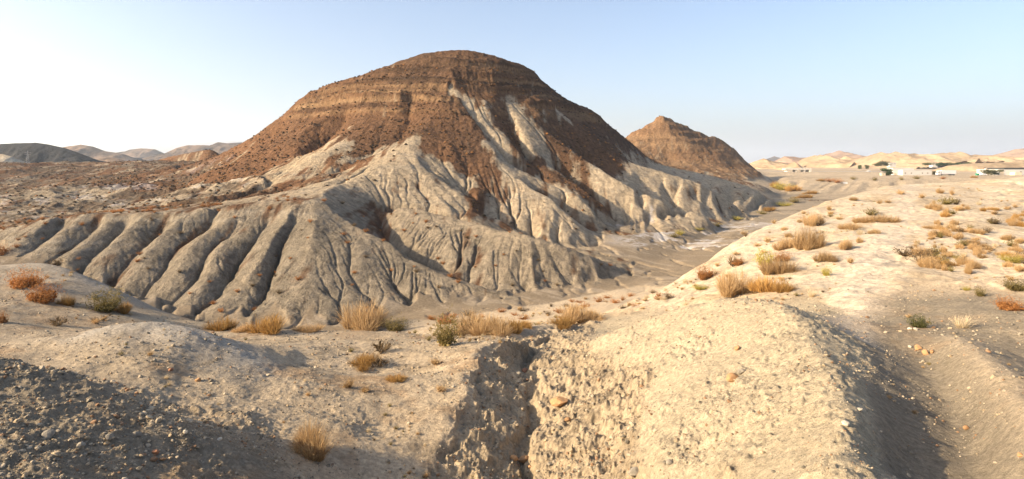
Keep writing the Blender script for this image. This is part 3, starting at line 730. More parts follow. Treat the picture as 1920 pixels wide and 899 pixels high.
# ------------------------------------------------------------------ far ground, far hills, haze
def plain_mat(name, col, var=.25, scale=1.0, rough=.9, bump=0, dist=.1):
    m, t, b = new_mat(name, rough, .2)
    N = t.nodes; K = t.links
    oi = N.new('ShaderNodeObjectInfo'); tc = N.new('ShaderNodeNewGeometry')
    n = N.new('ShaderNodeTexNoise'); n.inputs['Scale'].default_value = scale; n.inputs['Detail'].default_value = 6; n.inputs['Roughness'].default_value = .65
    K.new(tc.outputs['Position'], n.inputs['Vector'])
    mr = N.new('ShaderNodeMapRange'); mr.inputs[1].default_value = .3; mr.inputs[2].default_value = .7; mr.inputs[3].default_value = 1 - var; mr.inputs[4].default_value = 1 + var
    K.new(n.outputs[0], mr.inputs[0])
    mr2 = N.new('ShaderNodeMapRange'); mr2.inputs[3].default_value = 1 - var * .6; mr2.inputs[4].default_value = 1 + var * .6
    K.new(oi.outputs['Random'], mr2.inputs[0])
    mu = N.new('ShaderNodeMath'); mu.operation = 'MULTIPLY'; K.new(mr.outputs[0], mu.inputs[0]); K.new(mr2.outputs[0], mu.inputs[1])
    vm = N.new('ShaderNodeVectorMath'); vm.operation = 'SCALE'; vm.inputs[0].default_value = col
    K.new(mu.outputs[0], vm.inputs['Scale']); K.new(vm.outputs[0], b.inputs['Base Color'])
    if bump:
        bp = N.new('ShaderNodeBump'); bp.inputs['Strength'].default_value = bump; bp.inputs['Distance'].default_value = dist
        K.new(n.outputs[0], bp.inputs['Height']); K.new(bp.outputs[0], b.inputs['Normal'])
    return m
def grid_obj(name, P, C, mat, wrap=False):
    m, n = P.shape[:2]
    i, j = np.meshgrid(np.arange(m - 1), np.arange(n if wrap else n - 1), indexing='ij')
    j2 = (j + 1) % n
    q = np.stack([i * n + j, i * n + j2, (i + 1) * n + j2, (i + 1) * n + j], -1).reshape(-1, 4)
    me = bpy.data.meshes.new(name)
    me.vertices.add(m * n); me.vertices.foreach_set('co', P.astype(np.float32).ravel())
    me.loops.add(q.size); me.loops.foreach_set('vertex_index', q.astype(np.int32).ravel())
    me.polygons.add(len(q)); me.polygons.foreach_set('loop_start', np.arange(0, q.size, 4, dtype=np.int32))
    me.polygons.foreach_set('use_smooth', np.ones(len(q), bool)); me.update(calc_edges=True)
    at = me.attributes.new('soil', 'FLOAT_COLOR', 'POINT')
    cc = np.ones((m * n, 4), np.float32); cc[:, :3] = C.reshape(-1, 3); at.data.foreach_set('color', cc.ravel())
    me.materials.append(mat)
    o = bpy.data.objects.new(name, me); COL.objects.link(o)
    return o
soil_dist = soil_material('distant_soil', .03, .16, .6, 6)
rf = np.array([900, 1100, 1400, 1900, 2800, 4500, 8000, 16000, 32000.])
zf = np.zeros((len(rf), NCA)); 
for k, r_ in enumerate(rf):
    zf[k] = Zall[-1] + (-12.5 - Zall[-1]) * min(1, k / 3)
Pf = np.stack([rf[:, None] * np.sin(tha), rf[:, None] * np.cos(tha), zf], -1)
cf = np.broadcast_to(np.array([.40, .315, .215]), Pf.shape) * (1 + .25 * fbm(Pf[..., 0], Pf[..., 1], 160, 4, 9))[..., None]
tag(grid_obj('ground', Pf, cf, soil_dist, True), 'flat desert ground reaching the horizon', 'ground', kind='structure')

def far_hill(name, label, d, sky, w, col, col2, base=-12, seed=0, rill=.22, dark=None, flat=0.0, nx=None):
    sky = [(p[0], p[1]) for p in sky]
    xs = np.array([(p[0] - CX) / F * d for p in sky]); zs = np.array([(HOR - p[1]) / F * d for p in sky])
    nx = nx or 170; ny = 64
    x = np.linspace(xs[0], xs[-1], nx); y = np.linspace(-w * 1.15, w * 1.0, ny)
    zt = np.interp(x, xs, zs)
    zt = zt + (xs[-1] - xs[0]) * .0025 * fbm(x, x * 0, (xs[-1] - xs[0]) / 14, 4, seed)
    Xg, Yg = np.meshgrid(x, y)
    sc_ = w * .42
    spur = fbm(Xg + .5 * Yg * np.sign(np.sin(seed)), Yg * .22, sc_, 4, seed + 3, .5, True)
    t = np.abs(Yg) / w
    t = np.clip(t - flat, 0, 1) / (1 - flat)
    prof = np.clip(1 - t * (1 - rill * 1.3 * spur * sstep(0, .25, t)), 0, 1.0)
    prof = prof ** 1.08
    u_ = np.linspace(0, 1, nx)
    H = (np.maximum(zt - base, 0) * sstep(0, .10, u_) * sstep(0, .10, 1 - u_))[None, :]
    Zg = base - 1.5 + (H + 1.5) * prof + rill * .42 * H * fbm(Xg + .4 * Yg, Yg * .35, sc_ * .33, 4, seed + 7, .55, True) * sstep(0, .35, t) * prof
    P = np.stack([Xg, d + Yg, Zg], -1)
    c = mix(np.broadcast_to(np.array(col), P.shape), np.broadcast_to(np.array(col2), P.shape), .5 + .9 * fbm(Xg, Yg, sc_ * .8, 4, seed + 11))
    o = grid_obj(name, P, c * .98, soil_dist)
    tag(o, label, 'hill', kind='structure')
    return o
TAN = (.30, .215, .13); TAN2 = (.37, .28, .18); BRN = (.24, .17, .12); DRK = (.024, .024, .025); GRY = (.042, .041, .041); PNK = (.34, .235, .175)  # DRK and GRY are darkened: backlit shade of the left hills put into colour
far_hill('pale_hill', 'small pale hill below the dark ridge', 440, [(-70, 300), (-40, 290), (5, 289), (22, 294), (42, 308)], 32, TAN2, (.42, .37, .28), -6, 1)
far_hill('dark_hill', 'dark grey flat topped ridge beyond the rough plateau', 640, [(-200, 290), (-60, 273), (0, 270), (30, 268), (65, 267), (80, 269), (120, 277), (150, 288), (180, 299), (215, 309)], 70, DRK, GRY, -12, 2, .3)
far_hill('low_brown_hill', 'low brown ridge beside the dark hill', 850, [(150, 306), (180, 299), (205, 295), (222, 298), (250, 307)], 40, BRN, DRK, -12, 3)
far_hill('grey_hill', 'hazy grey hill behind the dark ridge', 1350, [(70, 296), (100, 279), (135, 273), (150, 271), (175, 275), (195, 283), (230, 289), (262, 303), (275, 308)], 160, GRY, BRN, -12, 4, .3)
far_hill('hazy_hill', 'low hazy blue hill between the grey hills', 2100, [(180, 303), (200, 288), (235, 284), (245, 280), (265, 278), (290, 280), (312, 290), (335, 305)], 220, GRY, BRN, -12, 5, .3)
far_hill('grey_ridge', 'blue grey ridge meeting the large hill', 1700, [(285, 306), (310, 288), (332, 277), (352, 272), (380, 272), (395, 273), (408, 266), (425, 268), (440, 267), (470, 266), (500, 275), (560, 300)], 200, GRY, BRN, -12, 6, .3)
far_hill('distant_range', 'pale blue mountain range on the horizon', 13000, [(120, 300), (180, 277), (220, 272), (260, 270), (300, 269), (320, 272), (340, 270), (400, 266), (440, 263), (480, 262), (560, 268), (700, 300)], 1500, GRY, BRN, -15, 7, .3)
far_hill('tan_hill', 'tan eroded hill behind the overpass', 950, [(1392, 312), (1412, 304), (1432, 297), (1448, 302), (1475, 306), (1500, 312)], 70, TAN, TAN2, -12, 8, .3)
far_hill('violet_peak', 'small violet peak above the tan hills', 4200, [(1425, 304), (1440, 298), (1452, 293), (1464, 300), (1480, 306)], 300, GRY, PNK, -12, 9)
far_hill('brown_mesa', 'brown flat topped ridge behind the tan hill', 1500, [(1450, 306), (1463, 299), (1471, 293), (1490, 294), (1500, 296), (1522, 295), (1535, 302), (1545, 308)], 110, BRN, PNK, -12, 10, .3)
far_hill('pyramid_hill', 'small pyramid shaped tan hill above the overpass', 780, [(1455, 317), (1475, 310), (1490, 303), (1500, 311), (1512, 319)], 30, TAN, TAN2, -12, 12, .12)
far_hill('pink_peak', 'pinkish brown peak rising above the tan hills', 2300, [(1500, 307), (1530, 296), (1552, 290), (1574, 282), (1590, 287), (1617, 296), (1650, 303), (1680, 310)], 260, PNK, BRN, -12, 13, .4)
far_hill('tan_ridge', 'tan eroded ridge in front of the pinkish peak', 1400, [(1495, 310), (1515, 300), (1538, 290), (1552, 294), (1575, 300), (1610, 303), (1640, 309)], 130, TAN, TAN2, -12, 14, .5)
far_hill('tan_range', 'long range of gullied tan hills behind the plain', 1250, [(1580, 311), (1605, 305), (1630, 295), (1652, 285), (1663, 290), (1680, 284), (1695, 290), (1715, 287), (1726, 291), (1745, 290), (1770, 287), (1785, 289), (1800, 284), (1815, 292), (1830, 289), (1850, 293), (1880, 297), (1960, 300), (2050, 306)], 150, TAN, TAN2, -12, 15, .62, nx=340)
far_hill('pink_hill', 'smooth pinkish hill beyond the end of the tan range', 2000, [(1830, 306), (1855, 296), (1880, 288), (1905, 280), (1930, 277), (1970, 275), (2050, 284), (2150, 300)], 260, PNK, TAN, -12, 16, .25)
far_hill('pale_bluff', 'low pale bluff behind the white buildings', 720, [(1770, 316), (1790, 312), (1820, 309), (1850, 306), (1930, 305), (2100, 309)], 60, TAN2, TAN, -12, 18, .2, flat=.35)

# the air: pale dust haze over the whole plain
bm = bmesh.new(); bmesh.ops.create_cube(bm, size=1.0)
me = bpy.data.meshes.new('haze'); bm.to_mesh(me); bm.free()
hz = bpy.data.objects.new('haze', me); COL.objects.link(hz)
hz.scale = (66000, 66000, 630); hz.location = (0, 0, 630 / 2 - 26)
tag(hz, 'pale dust haze in the air over the desert', 'haze', kind='stuff')
m = bpy.data.materials.new('haze_air'); m.use_nodes = True
t = m.node_tree; t.nodes.remove(t.nodes['Principled BSDF'])
pv = t.nodes.new('ShaderNodeVolumePrincipled')
pv.inputs['Color'].default_value = (.74, .86, 1.0, 1)
pv.inputs['Density'].default_value = 1.0e-4
pv.inputs['Anisotropy'].default_value = .35
t.links.new(pv.outputs[0], t.nodes['Material Output'].inputs['Volume'])
me.materials.append(m)
print('far', round(time.time() - T0, 1))
# ------------------------------------------------------------------ placing: follow the view ray of a photograph pixel to the built ground
def hit(px, py, dmin=4.0, dmax=880.0):
    d = np.exp(np.linspace(math.log(dmin), math.log(dmax), 2600))
    x = (px - CX) / F * d; z = (HOR - py) / F * d
    g = ground(x, d)
    k = np.argmax(z < g)
    if not (z < g).any(): return None
    if k > 0:
        a_, b_ = z[k - 1] - g[k - 1], g[k] - z[k]
        dd = d[k - 1] + (d[k] - d[k - 1]) * a_ / (a_ + b_ + 1e-9)
    else: dd = d[0]
    xx = (px - CX) / F * dd
    return Vector((xx, dd, float(ground(xx, dd))))

# ------------------------------------------------------------------ vegetation
def veg_mat(name, cols, rough=.75):
    m, t, b = new_mat(name, rough, .15)
    N = t.nodes; K = t.links
    at = N.new('ShaderNodeAttribute'); at.attribute_name = 'tint'
    cr = N.new('ShaderNodeValToRGB')
    el = cr.color_ramp.elements
    el[0].color = (*cols[0], 1); el[1].color = (*cols[-1], 1)
    for k, c in enumerate(cols[1:-1]):
        e_ = el.new((k + 1) / (len(cols) - 1)); e_.color = (*c, 1)
    K.new(at.outputs['Fac'], cr.inputs[0])
    oi = N.new('ShaderNodeObjectInfo')
    mr = N.new('ShaderNodeMapRange'); mr.inputs[3].default_value = .8; mr.inputs[4].default_value = 1.2
    K.new(oi.outputs['Random'], mr.inputs[0])
    vm = N.new('ShaderNodeVectorMath'); vm.operation = 'SCALE'
    K.new(cr.outputs[0], vm.inputs[0]); K.new(mr.outputs[0], vm.inputs['Scale'])
    K.new(vm.outputs[0], b.inputs['Base Color'])
    tr = N.new('ShaderNodeBsdfTranslucent'); K.new(vm.outputs[0], tr.inputs[0])
    mx = N.new('ShaderNodeMixShader'); mx.inputs[0].default_value = .3
    K.new(b.outputs[0], mx.inputs[1]); K.new(tr.outputs[0], mx.inputs[2])
    K.new(mx.outputs[0], N['Material Output'].inputs[0])
    return m
VM = {'straw': veg_mat('dry_straw', [(.30, .19, .09), (.46, .31, .155), (.58, .42, .23)]),
      'gold': veg_mat('golden_grass', [(.26, .14, .045), (.40, .235, .075), (.50, .33, .13)]),
      'rust': veg_mat('rusty_twigs', [(.20, .085, .03), (.34, .15, .05), (.46, .23, .08)]),
      'olive': veg_mat('olive_leaves', [(.10, .085, .03), (.21, .17, .06), (.34, .25, .10)]),
      'green': veg_mat('green_leaves', [(.05, .06, .02), (.09, .095, .035), (.17, .15, .06)]),
      'yellow': veg_mat('yellow_green_leaves', [(.25, .20, .04), (.37, .31, .07), (.46, .38, .13)]),
      'dark': veg_mat('dark_twigs', [(.07, .05, .03), (.13, .09, .05), (.22, .15, .08)]),
      'pale': veg_mat('pale_straw', [(.46, .36, .22), (.58, .48, .32), (.66, .56, .40)])}
def blades(n, R, H, spread, wid, seed, lean=.35, core=.35, droop=.3, seglen=3, leafy=0, ball=False, feet=1):
    """a clump of thin tapered ribbons fanning out of a small foot; leafy adds short flecks along them"""
    g = np.random.default_rng(seed)
    vs, fs, tn = [], [], []
    ft = [(0, 0, 1.0)] + [(math.cos(q_) * R * .62 * u_, math.sin(q_) * R * .62 * u_, g.uniform(.45, .95)) for q_, u_ in zip(g.uniform(0, 6.28, feet - 1), g.uniform(.5, 1.1, feet - 1))]
    H0, R00 = H, R
    for k in range(n):
        fx_, fy_, fh_ = ft[g.integers(len(ft))]; H = H0 * fh_; R = R00 * (1 if feet == 1 else .42 + .25 * fh_)
        a_ = g.uniform(0, 2 * math.pi); r0 = R * core * math.sqrt(g.random())
        ta = a_ + g.normal(0, .5)
        sp = math.sqrt(g.random())
        hh = H * (1 - .55 * sp ** 2) * g.uniform(.6, 1.1)
        rr_ = R * sp * spread * g.uniform(.75, 1.15)
        p0 = np.array([math.cos(a_) * r0, math.sin(a_) * r0, -.03 * H])
        p3 = np.array([math.cos(ta) * rr_ + p0[0] * .4, math.sin(ta) * rr_ + p0[1] * .4, hh])
        if feet > 1: p0 = p0 + np.array([fx_, fy_, 0]); p3 = p3 + np.array([fx_, fy_, 0])
        side = np.array([-math.sin(g.uniform(0, 6.3)), math.cos(g.uniform(0, 6.3)), g.uniform(-.3, .3)]); side /= np.linalg.norm(side)
        tint = g.random()
        w_ = wid * g.uniform(.6, 1.3)
        b0 = len(vs)
        for q in range(seglen + 1):
            t_ = q / seglen
            p = p0 + (p3 - p0) * t_
            p = p + np.array([0, 0, droop * hh * (t_ * (1 - t_)) * 1.2]) + g.normal(0, .035 * H, 3) * t_
            w2 = w_ * (1 - .8 * t_)
            vs += [p - side * w2, p + side * w2]; tn += [tint * .8 + .2 * t_ * g.random()] * 2
            if q: fs.append((b0 + 2 * q - 2, b0 + 2 * q - 1, b0 + 2 * q + 1, b0 + 2 * q))
            if leafy and q and g.random() < .9:
                for _ in range(leafy):
                    dv = g.normal(0, 1, 3); dv[2] = abs(dv[2]) + .4; dv /= np.linalg.norm(dv)
                    ln_ = H * .11 * g.uniform(.6, 1.4); s2 = np.cross(dv, g.normal(0, 1, 3)); s2 /= np.linalg.norm(s2) + 1e-6
                    c0 = p + g.normal(0, .05 * H, 3); bb = len(vs)
                    vs += [c0 - s2 * wid * .9, c0 + s2 * wid * .9, c0 + dv * ln_]; tt = g.random(); tn += [tt] * 3
                    fs.append((bb, bb + 1, bb + 2))
    return vs, fs, tn
MESH = {}
def veg_mesh(key, mat, args):
    vs, fs, tn = blades(**args)
    me = bpy.data.meshes.new(key)
    me.from_pydata([tuple(v) for v in vs], [], fs); me.update()
    at = me.attributes.new('tint', 'FLOAT', 'POINT'); at.data.foreach_set('value', np.array(tn, np.float32))
    me.materials.append(VM[mat])
    MESH.setdefault(key, []).append(me)
for sd in range(3):
    veg_mesh('straw', 'straw', dict(n=1300, R=.5, H=.78, spread=1.0, feet=5, wid=.0050, seed=sd, droop=.55))
    veg_mesh('gold', 'gold', dict(n=800, R=.5, H=.72, spread=1.0, feet=5, wid=.008, seed=20 + sd, droop=.3))
    veg_mesh('rust', 'rust', dict(n=330, R=.5, H=.75, spread=.95, feet=5, wid=.007, seed=40 + sd, droop=.4, leafy=2))
    veg_mesh('olive', 'olive', dict(n=150, R=.5, H=.95, spread=.8, wid=.010, seed=60 + sd, core=.2, droop=.15, leafy=3))
    veg_mesh('green', 'green', dict(n=170, R=.5, H=.72, spread=.9, wid=.012, seed=80 + sd, droop=.2, leafy=3))
    veg_mesh('yellow', 'yellow', dict(n=220, R=.5, H=.6, spread=.95, wid=.010, seed=100 + sd, droop=.2, leafy=2))
    veg_mesh('twig', 'dark', dict(n=42, R=.5, H=.7, spread=1.0, wid=.008, seed=120 + sd, core=.1, droop=.1, leafy=1))
    veg_mesh('pale', 'pale', dict(n=180, R=.5, H=.7, spread=1.0, wid=.010, seed=140 + sd, droop=.2))
    veg_mesh('scrub', 'straw', dict(n=110, R=.5, core=.12, H=.5, spread=1.0, wid=.016, seed=160 + sd, droop=.4, leafy=1))
    veg_mesh('scrub_dark', 'dark', dict(n=80, R=.5, core=.12, H=.55, spread=1.0, wid=.025, seed=180 + sd, droop=.3, leafy=2))
    veg_mesh('scrub_rust', 'rust', dict(n=80, R=.5, core=.12, H=.55, spread=1.0, wid=.025, seed=190 + sd, droop=.3, leafy=2))
    veg_mesh('scrub_olive', 'olive', dict(n=90, R=.5, core=.12, H=.6, spread=1.0, wid=.022, seed=200 + sd, droop=.3, leafy=2))
NAME = {'straw': 'grass_tussock', 'gold': 'grass_tussock', 'rust': 'desert_shrub', 'olive': 'broom_shrub', 'green': 'desert_shrub', 'yellow': 'desert_shrub', 'twig': 'dead_shrub', 'pale': 'grass_tussock', 'scrub': 'dry_bush', 'scrub_dark': 'scrub_bush', 'scrub_rust': 'scrub_bush', 'scrub_olive': 'scrub_bush'}
CAT = {'grass_tussock': 'grass tussock', 'desert_shrub': 'shrub', 'broom_shrub': 'shrub', 'dead_shrub': 'dead shrub', 'dry_bush': 'grass tuft', 'scrub_bush': 'bush'}
def plant(kind, loc, w, h, label, group=None, name=None):
    """one plant, w and h in metres"""
    me = MESH[kind][random.randrange(3)]
    nm_ = name or NAME[kind]
    o = bpy.data.objects.new(nm_, me); COL.objects.link(o)
    hz_ = {'straw': .78, 'gold': .72, 'rust': .75, 'olive': .95, 'green': .72, 'yellow': .6, 'twig': .7, 'pale': .7, 'scrub': .5}.get(kind, .55)
    o.location = loc; o.location.z -= .02 * h
    fw_ = 1.45 if kind in ('straw', 'gold', 'rust') else 1.3
    o.scale = (w * fw_, w * fw_ * random.uniform(.75, 1.0), h / hz_ * (1.12 if fw_ > 1.4 else 1))
    o.rotation_euler = (random.uniform(-.08, .08), random.uniform(-.08, .08), random.uniform(0, 6.28))
    return tag(o, label, CAT[nm_], group)
def at_pix(kind, px, py, w, h, label, group=None, dmin=4.0):
    p = hit(px, py, dmin)
    if p is None: return None
    s = p.y / F
    return plant(kind, p, max(w * s, .12), max(h * s, .08), label, group)

# foreground plants, one by one
for k, px, py, w, h, lb_ in [
    ('rust', 55, 538, 56, 38, 'rust orange round shrub beside the low grey mound, larger of the touching pair'),
    ('rust', 90, 566, 50, 42, 'rust orange shrub leaning against the larger rust shrub'),
    ('gold', 122, 572, 28, 22, 'small golden tuft at the foot of the rust orange shrubs'),
    ('olive', 200, 584, 66, 44, 'olive brown bushy shrub behind the low grey mound'),
    ('gold', 235, 586, 40, 20, 'golden grass clump growing against the olive brown shrub'),
    ('twig', 110, 610, 46, 30, 'spiky dark brown shrub on bare soil before the rust shrubs'),
    ('rust', 4, 476, 34, 22, 'rust coloured shrub on the crest above the grey ravine'),
    ('scrub_dark', 106, 498, 34, 13, 'low dark shrub on top of the grey stony knoll'),
    ('rust', 4, 604, 22, 26, 'rust coloured shrub at the edge of the sandy track'),
    ('straw', 688, 619, 118, 56, 'largest pale straw coloured grass clump on the terrace rim'),
    ('olive', 742, 622, 56, 28, 'dark olive shrub tucked beside the largest straw clump'),
    ('olive', 836, 648, 62, 60, 'tall olive green broom shrub standing on the gravel terrace'),
    ('straw', 880, 626, 84, 38, 'straw coloured grass clump behind the olive broom shrub'),
    ('straw', 925, 626, 70, 34, 'tangled grey straw clump near the gully head'),
    ('gold', 962, 621, 44, 24, 'golden grass clump at the corner of the gully rim'),
    ('gold', 990, 614, 28, 14, 'small golden clump at the gully head'),
    ('rust', 838, 606, 34, 18, 'reddish dry clump behind the broom shrub on the rim'),
    ('straw', 1092, 604, 66, 34, 'straw clump in the gully mouth beside the pale mound'),
    ('gold', 1058, 614, 46, 18, 'low golden grass filling the gully mouth'),
    ('gold', 1112, 598, 34, 18, 'brown dry clump where the pale mound meets the flat'),
    ('gold', 510, 624, 74, 32, 'golden dry clump on the terrace rim below the marl spurs'),
    ('gold', 420, 618, 46, 24, 'golden dry clump on the rim beside the low grey mound'),
    ('straw', 460, 622, 40, 16, 'low straw clump between two golden clumps on the rim'),
    ('straw', 572, 622, 50, 14, 'flat straw clump on the rim before the great marl nose'),
    ('twig', 716, 660, 52, 42, 'thin leafless shrub with open twigs on the gravel terrace'),
    ('gold', 685, 686, 52, 22, 'low golden scrub at the foot of the leafless shrub'),
    ('twig', 712, 688, 46, 34, 'dark wiry twigs rising from low golden scrub'),
    ('gold', 745, 714, 32, 15, 'small rounded golden tuft alone on the gravel'),
    ('scrub', 816, 684, 28, 14, 'small straw tuft on gravel below the broom shrub'),
    ('scrub', 655, 727, 30, 20, 'thin golden tuft on the gravel with a smaller tuft beside it'),
    ('scrub', 686, 735, 24, 13, 'smaller of two thin golden tufts on the gravel'),
    ('scrub', 826, 733, 28, 12, 'flattened dry tuft close to the gully wall'),
    ('straw', 582, 846, 80, 58, 'reddish straw twiggy clump beside the stony slope'),
    ('rust', 1328, 523, 36, 27, 'dense rust brown ball shaped bush on the pale slope'),
    ('twig', 1376, 500, 36, 32, 'dead branching shrub with bare pale stems on the slope'),
    ('rust', 1388, 497, 22, 14, 'low rust twigs under the dead shrub'),
    ('yellow', 1435, 500, 34, 36, 'yellow green rounded shrub on thin stems'),
    ('rust', 1462, 490, 28, 22, 'reddish brown shrub touching the yellow green rounded shrub'),
    ('straw', 1464, 514, 62, 36, 'straw grass mound under the yellow green shrub'),
    ('straw', 1388, 551, 78, 46, 'wide straw tussock growing behind the crest of the foreground mound'),
    ('gold', 1432, 548, 52, 34, 'bright golden shrub standing on the foreground mound crest'),
    ('gold', 1468, 546, 40, 26, 'brown gold shrub beside the bright golden shrub'),
    ('yellow', 1314, 543, 34, 10, 'low yellow green cushion on the mound edge'),
    ('straw', 1512, 466, 50, 48, 'tallest straw tussock on the left slope of the rounded hill'),
    ('straw', 1475, 466, 40, 20, 'flat straw tussock next to the tallest tussock'),
    ('straw', 1526, 422, 36, 24, 'straw tussock uphill from the tallest tussock'),
    ('twig', 1535, 424, 28, 16, 'dark dry twigs behind the uphill tussock'),
    ('straw', 1588, 468, 25, 24, 'isolated upright tussock near the bare footpath'),
    ('straw', 1545, 490, 36, 20, 'spreading tussock with dark heart below the footpath'),
    ('scrub', 1595, 494, 16, 15, 'small pointed tuft beside the footpath'),
    ('yellow', 1549, 517, 17, 18, 'small yellow green upright shrub on bare sand'),
    ('straw', 1655, 416, 46, 16, 'long straw tussock beside the pale footpath'),
    ('straw', 1622, 418, 36, 15, 'straw tussock joined to the long tussock'),
    ('scrub_olive', 1632, 404, 32, 13, 'olive dry bush above the long straw tussock'),
    ('straw', 1596, 430, 34, 13, 'flat straw tussock below the long tussock'),
    ('green', 1722, 614, 34, 24, 'dark green spiky shrub beside two round stones'),
    ('pale', 1804, 614, 38, 26, 'whitish dry grass fan beside the dark green shrub'),
    ('rust', 1884, 580, 46, 26, 'reddish dry grass clump above the stony hollow'),
    ('olive', 1838, 556, 22, 20, 'small olive shrub on the stony ground before the rilled slope'),
    ('yellow', 1812, 545, 16, 8, 'tiny yellow tuft near the small olive shrub'),
    ('yellow', 1898, 492, 46, 15, 'yellow green cushion shrub at the foot of the rilled slope'),
    ('olive', 1905, 545, 50, 24, 'olive yellow shrub on a pale bank above the red clump'),
    ('scrub_dark', 1735, 494, 56, 22, 'grey brown bush in the shaded rill of the rounded hill'),
    ('straw', 1748, 502, 36, 24, 'straw tussock hanging below the grey brown bush'),
    ('scrub_dark', 1696, 480, 40, 16, 'dark grey bush at the top edge of the rilled slope'),
    ('straw', 1725, 478, 40, 18, 'straw tussock between dark bushes on the rilled slope'),
    ('scrub_olive', 1776, 384, 30, 15, 'grey olive round bush on the hill top'),
    ('scrub_dark', 1793, 384, 18, 13, 'dark brown round bush beside the grey olive bush'),
    ('straw', 1750, 392, 24, 13, 'straw tussock left of the hilltop bushes beside the path'),
]:
    at_pix(k, px, py, w, h, lb_)
# tussocks of the rounded hill that only their place tells apart
tu = [(1380, 478), (1345, 500), (1420, 462), (1440, 455), (1395, 440), (1470, 432), (1452, 420), (1500, 418), (1558, 402), (1665, 381), (1600, 376), (1690, 365), (1640, 438), (1760, 362), (1728, 372), (1785, 366), (1480, 445), (1432, 475), (1365, 520), (1610, 455), (1555, 395), (1574, 412), (1650, 382)]
for px, py in tu:
    kd = random.choice(['straw', 'scrub', 'scrub']); dsc = {'straw': 'small dense straw tussock', 'scrub': 'small thin dry tuft'}[kd]
    at_pix(kd, px, py, random.uniform(11, 20), random.uniform(7, 13), dsc + ' on the smooth side of the rounded hill', dsc + ("es" if dsc.endswith("bush") else "s") + ' on the smooth side of the rounded hill')
n_ = 0
while n_ < 100:
    px = random.uniform(1745, 1925); py = random.uniform(348, 540)
    if py > 520 - (px - 1745) * .05 or py < 352 + random.random() * 25: continue
    if vn(np.array([px / 34.]), np.array([py / 20.]), 7)[0] < .42: continue
    s_ = .7 + (py - 350) / 220
    kd = random.choice(['straw', 'straw', 'straw', 'straw', 'scrub', 'scrub', 'scrub', 'scrub_olive', 'scrub_dark', 'gold'])
    dsc = {'straw': 'pale straw tussock', 'scrub': 'thin sparse straw tuft', 'scrub_olive': 'grey olive bush', 'scrub_dark': 'dark twiggy bush', 'gold': 'deep golden tussock'}[kd]
    at_pix(kd, px, py, random.uniform(8, 22) * s_, random.uniform(7, 13) * s_, dsc + ' on the rilled flank of the rounded hill', dsc + ("es" if dsc.endswith("bush") else "s") + ' on the rilled flank of the rounded hill')
    n_ += 1
# low scrub on the sandy flat and along the riverbed
n_ = 0
while n_ < 46:
    px = random.uniform(790, 1240); py = random.uniform(545, 606)
    if py < 600 - (px - 790) * .125 or py > 612 - (px - 900) * .07: continue
    kd = random.choice(['scrub_rust', 'scrub_dark', 'scrub_rust', 'scrub'])
    dsc = {'scrub_rust': 'low reddish scrub bush', 'scrub_dark': 'low dark brown scrub bush', 'scrub': 'straw coloured tuft'}[kd]
    at_pix(kd, px, py, random.uniform(7, 24), random.uniform(4, 10), dsc + ' on the pale sandy flat by the riverbed', dsc + ("es" if dsc.endswith("bush") else "s") + ' on the sandy flat', 30)
    n_ += 1
for px, py, w, h in [(1470, 356, 40, 15), (1452, 352, 26, 12), (1490, 358, 28, 12), (1505, 372, 26, 9), (1488, 380, 28, 9), (1470, 386, 30, 8), (1446, 395, 30, 8), (1518, 364, 20, 8), (1430, 402, 24, 7), (1275, 440, 18, 9), (1262, 445, 22, 7), (1345, 425, 26, 7), (1380, 412, 26, 7), (1310, 432, 20, 6)]:
    kd = random.choice(['yellow', 'scrub_olive', 'gold']); dsc = {'yellow': 'yellow green brush', 'scrub_olive': 'olive bush', 'gold': 'golden reed clump'}[kd]
    at_pix(kd, px, py, w, h, dsc + ' growing along the dry riverbed', dsc + ' along the dry riverbed', 80)
for px, py, w, h in [(1555, 341, 18, 7), (1570, 343, 20, 8), (1540, 340, 16, 6), (1640, 339, 12, 6), (1720, 336, 14, 6), (1690, 338, 10, 6), (1768, 336, 14, 5), (1600, 337, 14, 5), (1825, 334, 10, 5)]:
    at_pix(random.choice(['scrub_olive', 'scrub_rust', 'gold']), px, py, w, h, 'dry bush on the lip of the plain before the buildings', 'dry bushes on the lip of the plain', 200)

# scrub on the hill: the largest as single bushes, the rest as one mass
g = np.random.default_rng(77)
NS = 60000
ra_, rb_ = np.searchsorted(rr, (82, 440))
si = g.integers(ra_, rb_, NS * 4); sj = g.integers(0, NCF, NS * 4)
cellw = (np.gradient(rr)[si] * rr[si])
acc_ = g.random(NS * 4) < np.clip(cellw / 200., 0, 1)
si, sj = si[acc_], sj[acc_]
brr = bm_all = BR[si, sj]
labn = np.array(REG)[LAB[si, sj]]
pn = vn(X[si, sj] / 7, Y[si, sj] / 7, 3)
slope_ok = np.isin(labn, ['hill', 'spurs', 'mesa', 'cone'])
want = sstep(.4, .75, brr) * (.45 + .55 * (pn > .42)) + .035 + (labn == 'mesa') * .22
keep = slope_ok & (Z[si, sj] < 34) & (g.random(len(si)) < want) & (rr[si] > 82) & (rr[si] < 440)
si, sj = si[keep], sj[keep]
sx_, sy_, sz_ = X[si, sj], Y[si, sj], Z[si, sj]
order = np.argsort(sy_)
sx_, sy_, sz_ = sx_[order], sy_[order], sz_[order]
infr = (np.abs(sx_ / sy_) < .86)
idx = np.where(infr)[0]
pick = idx[:240]
KEY = {'spurs': ('small dark scrub bush on the grey marl spurs', 'scrub bushes on the marl spurs'), 'hill': ('small rusty scrub bush on the brown slopes of the large hill', 'scrub bushes on the large hill'), 'mesa': ('small rusty scrub bush on the rough plateau', 'scrub bushes on the rough plateau')}
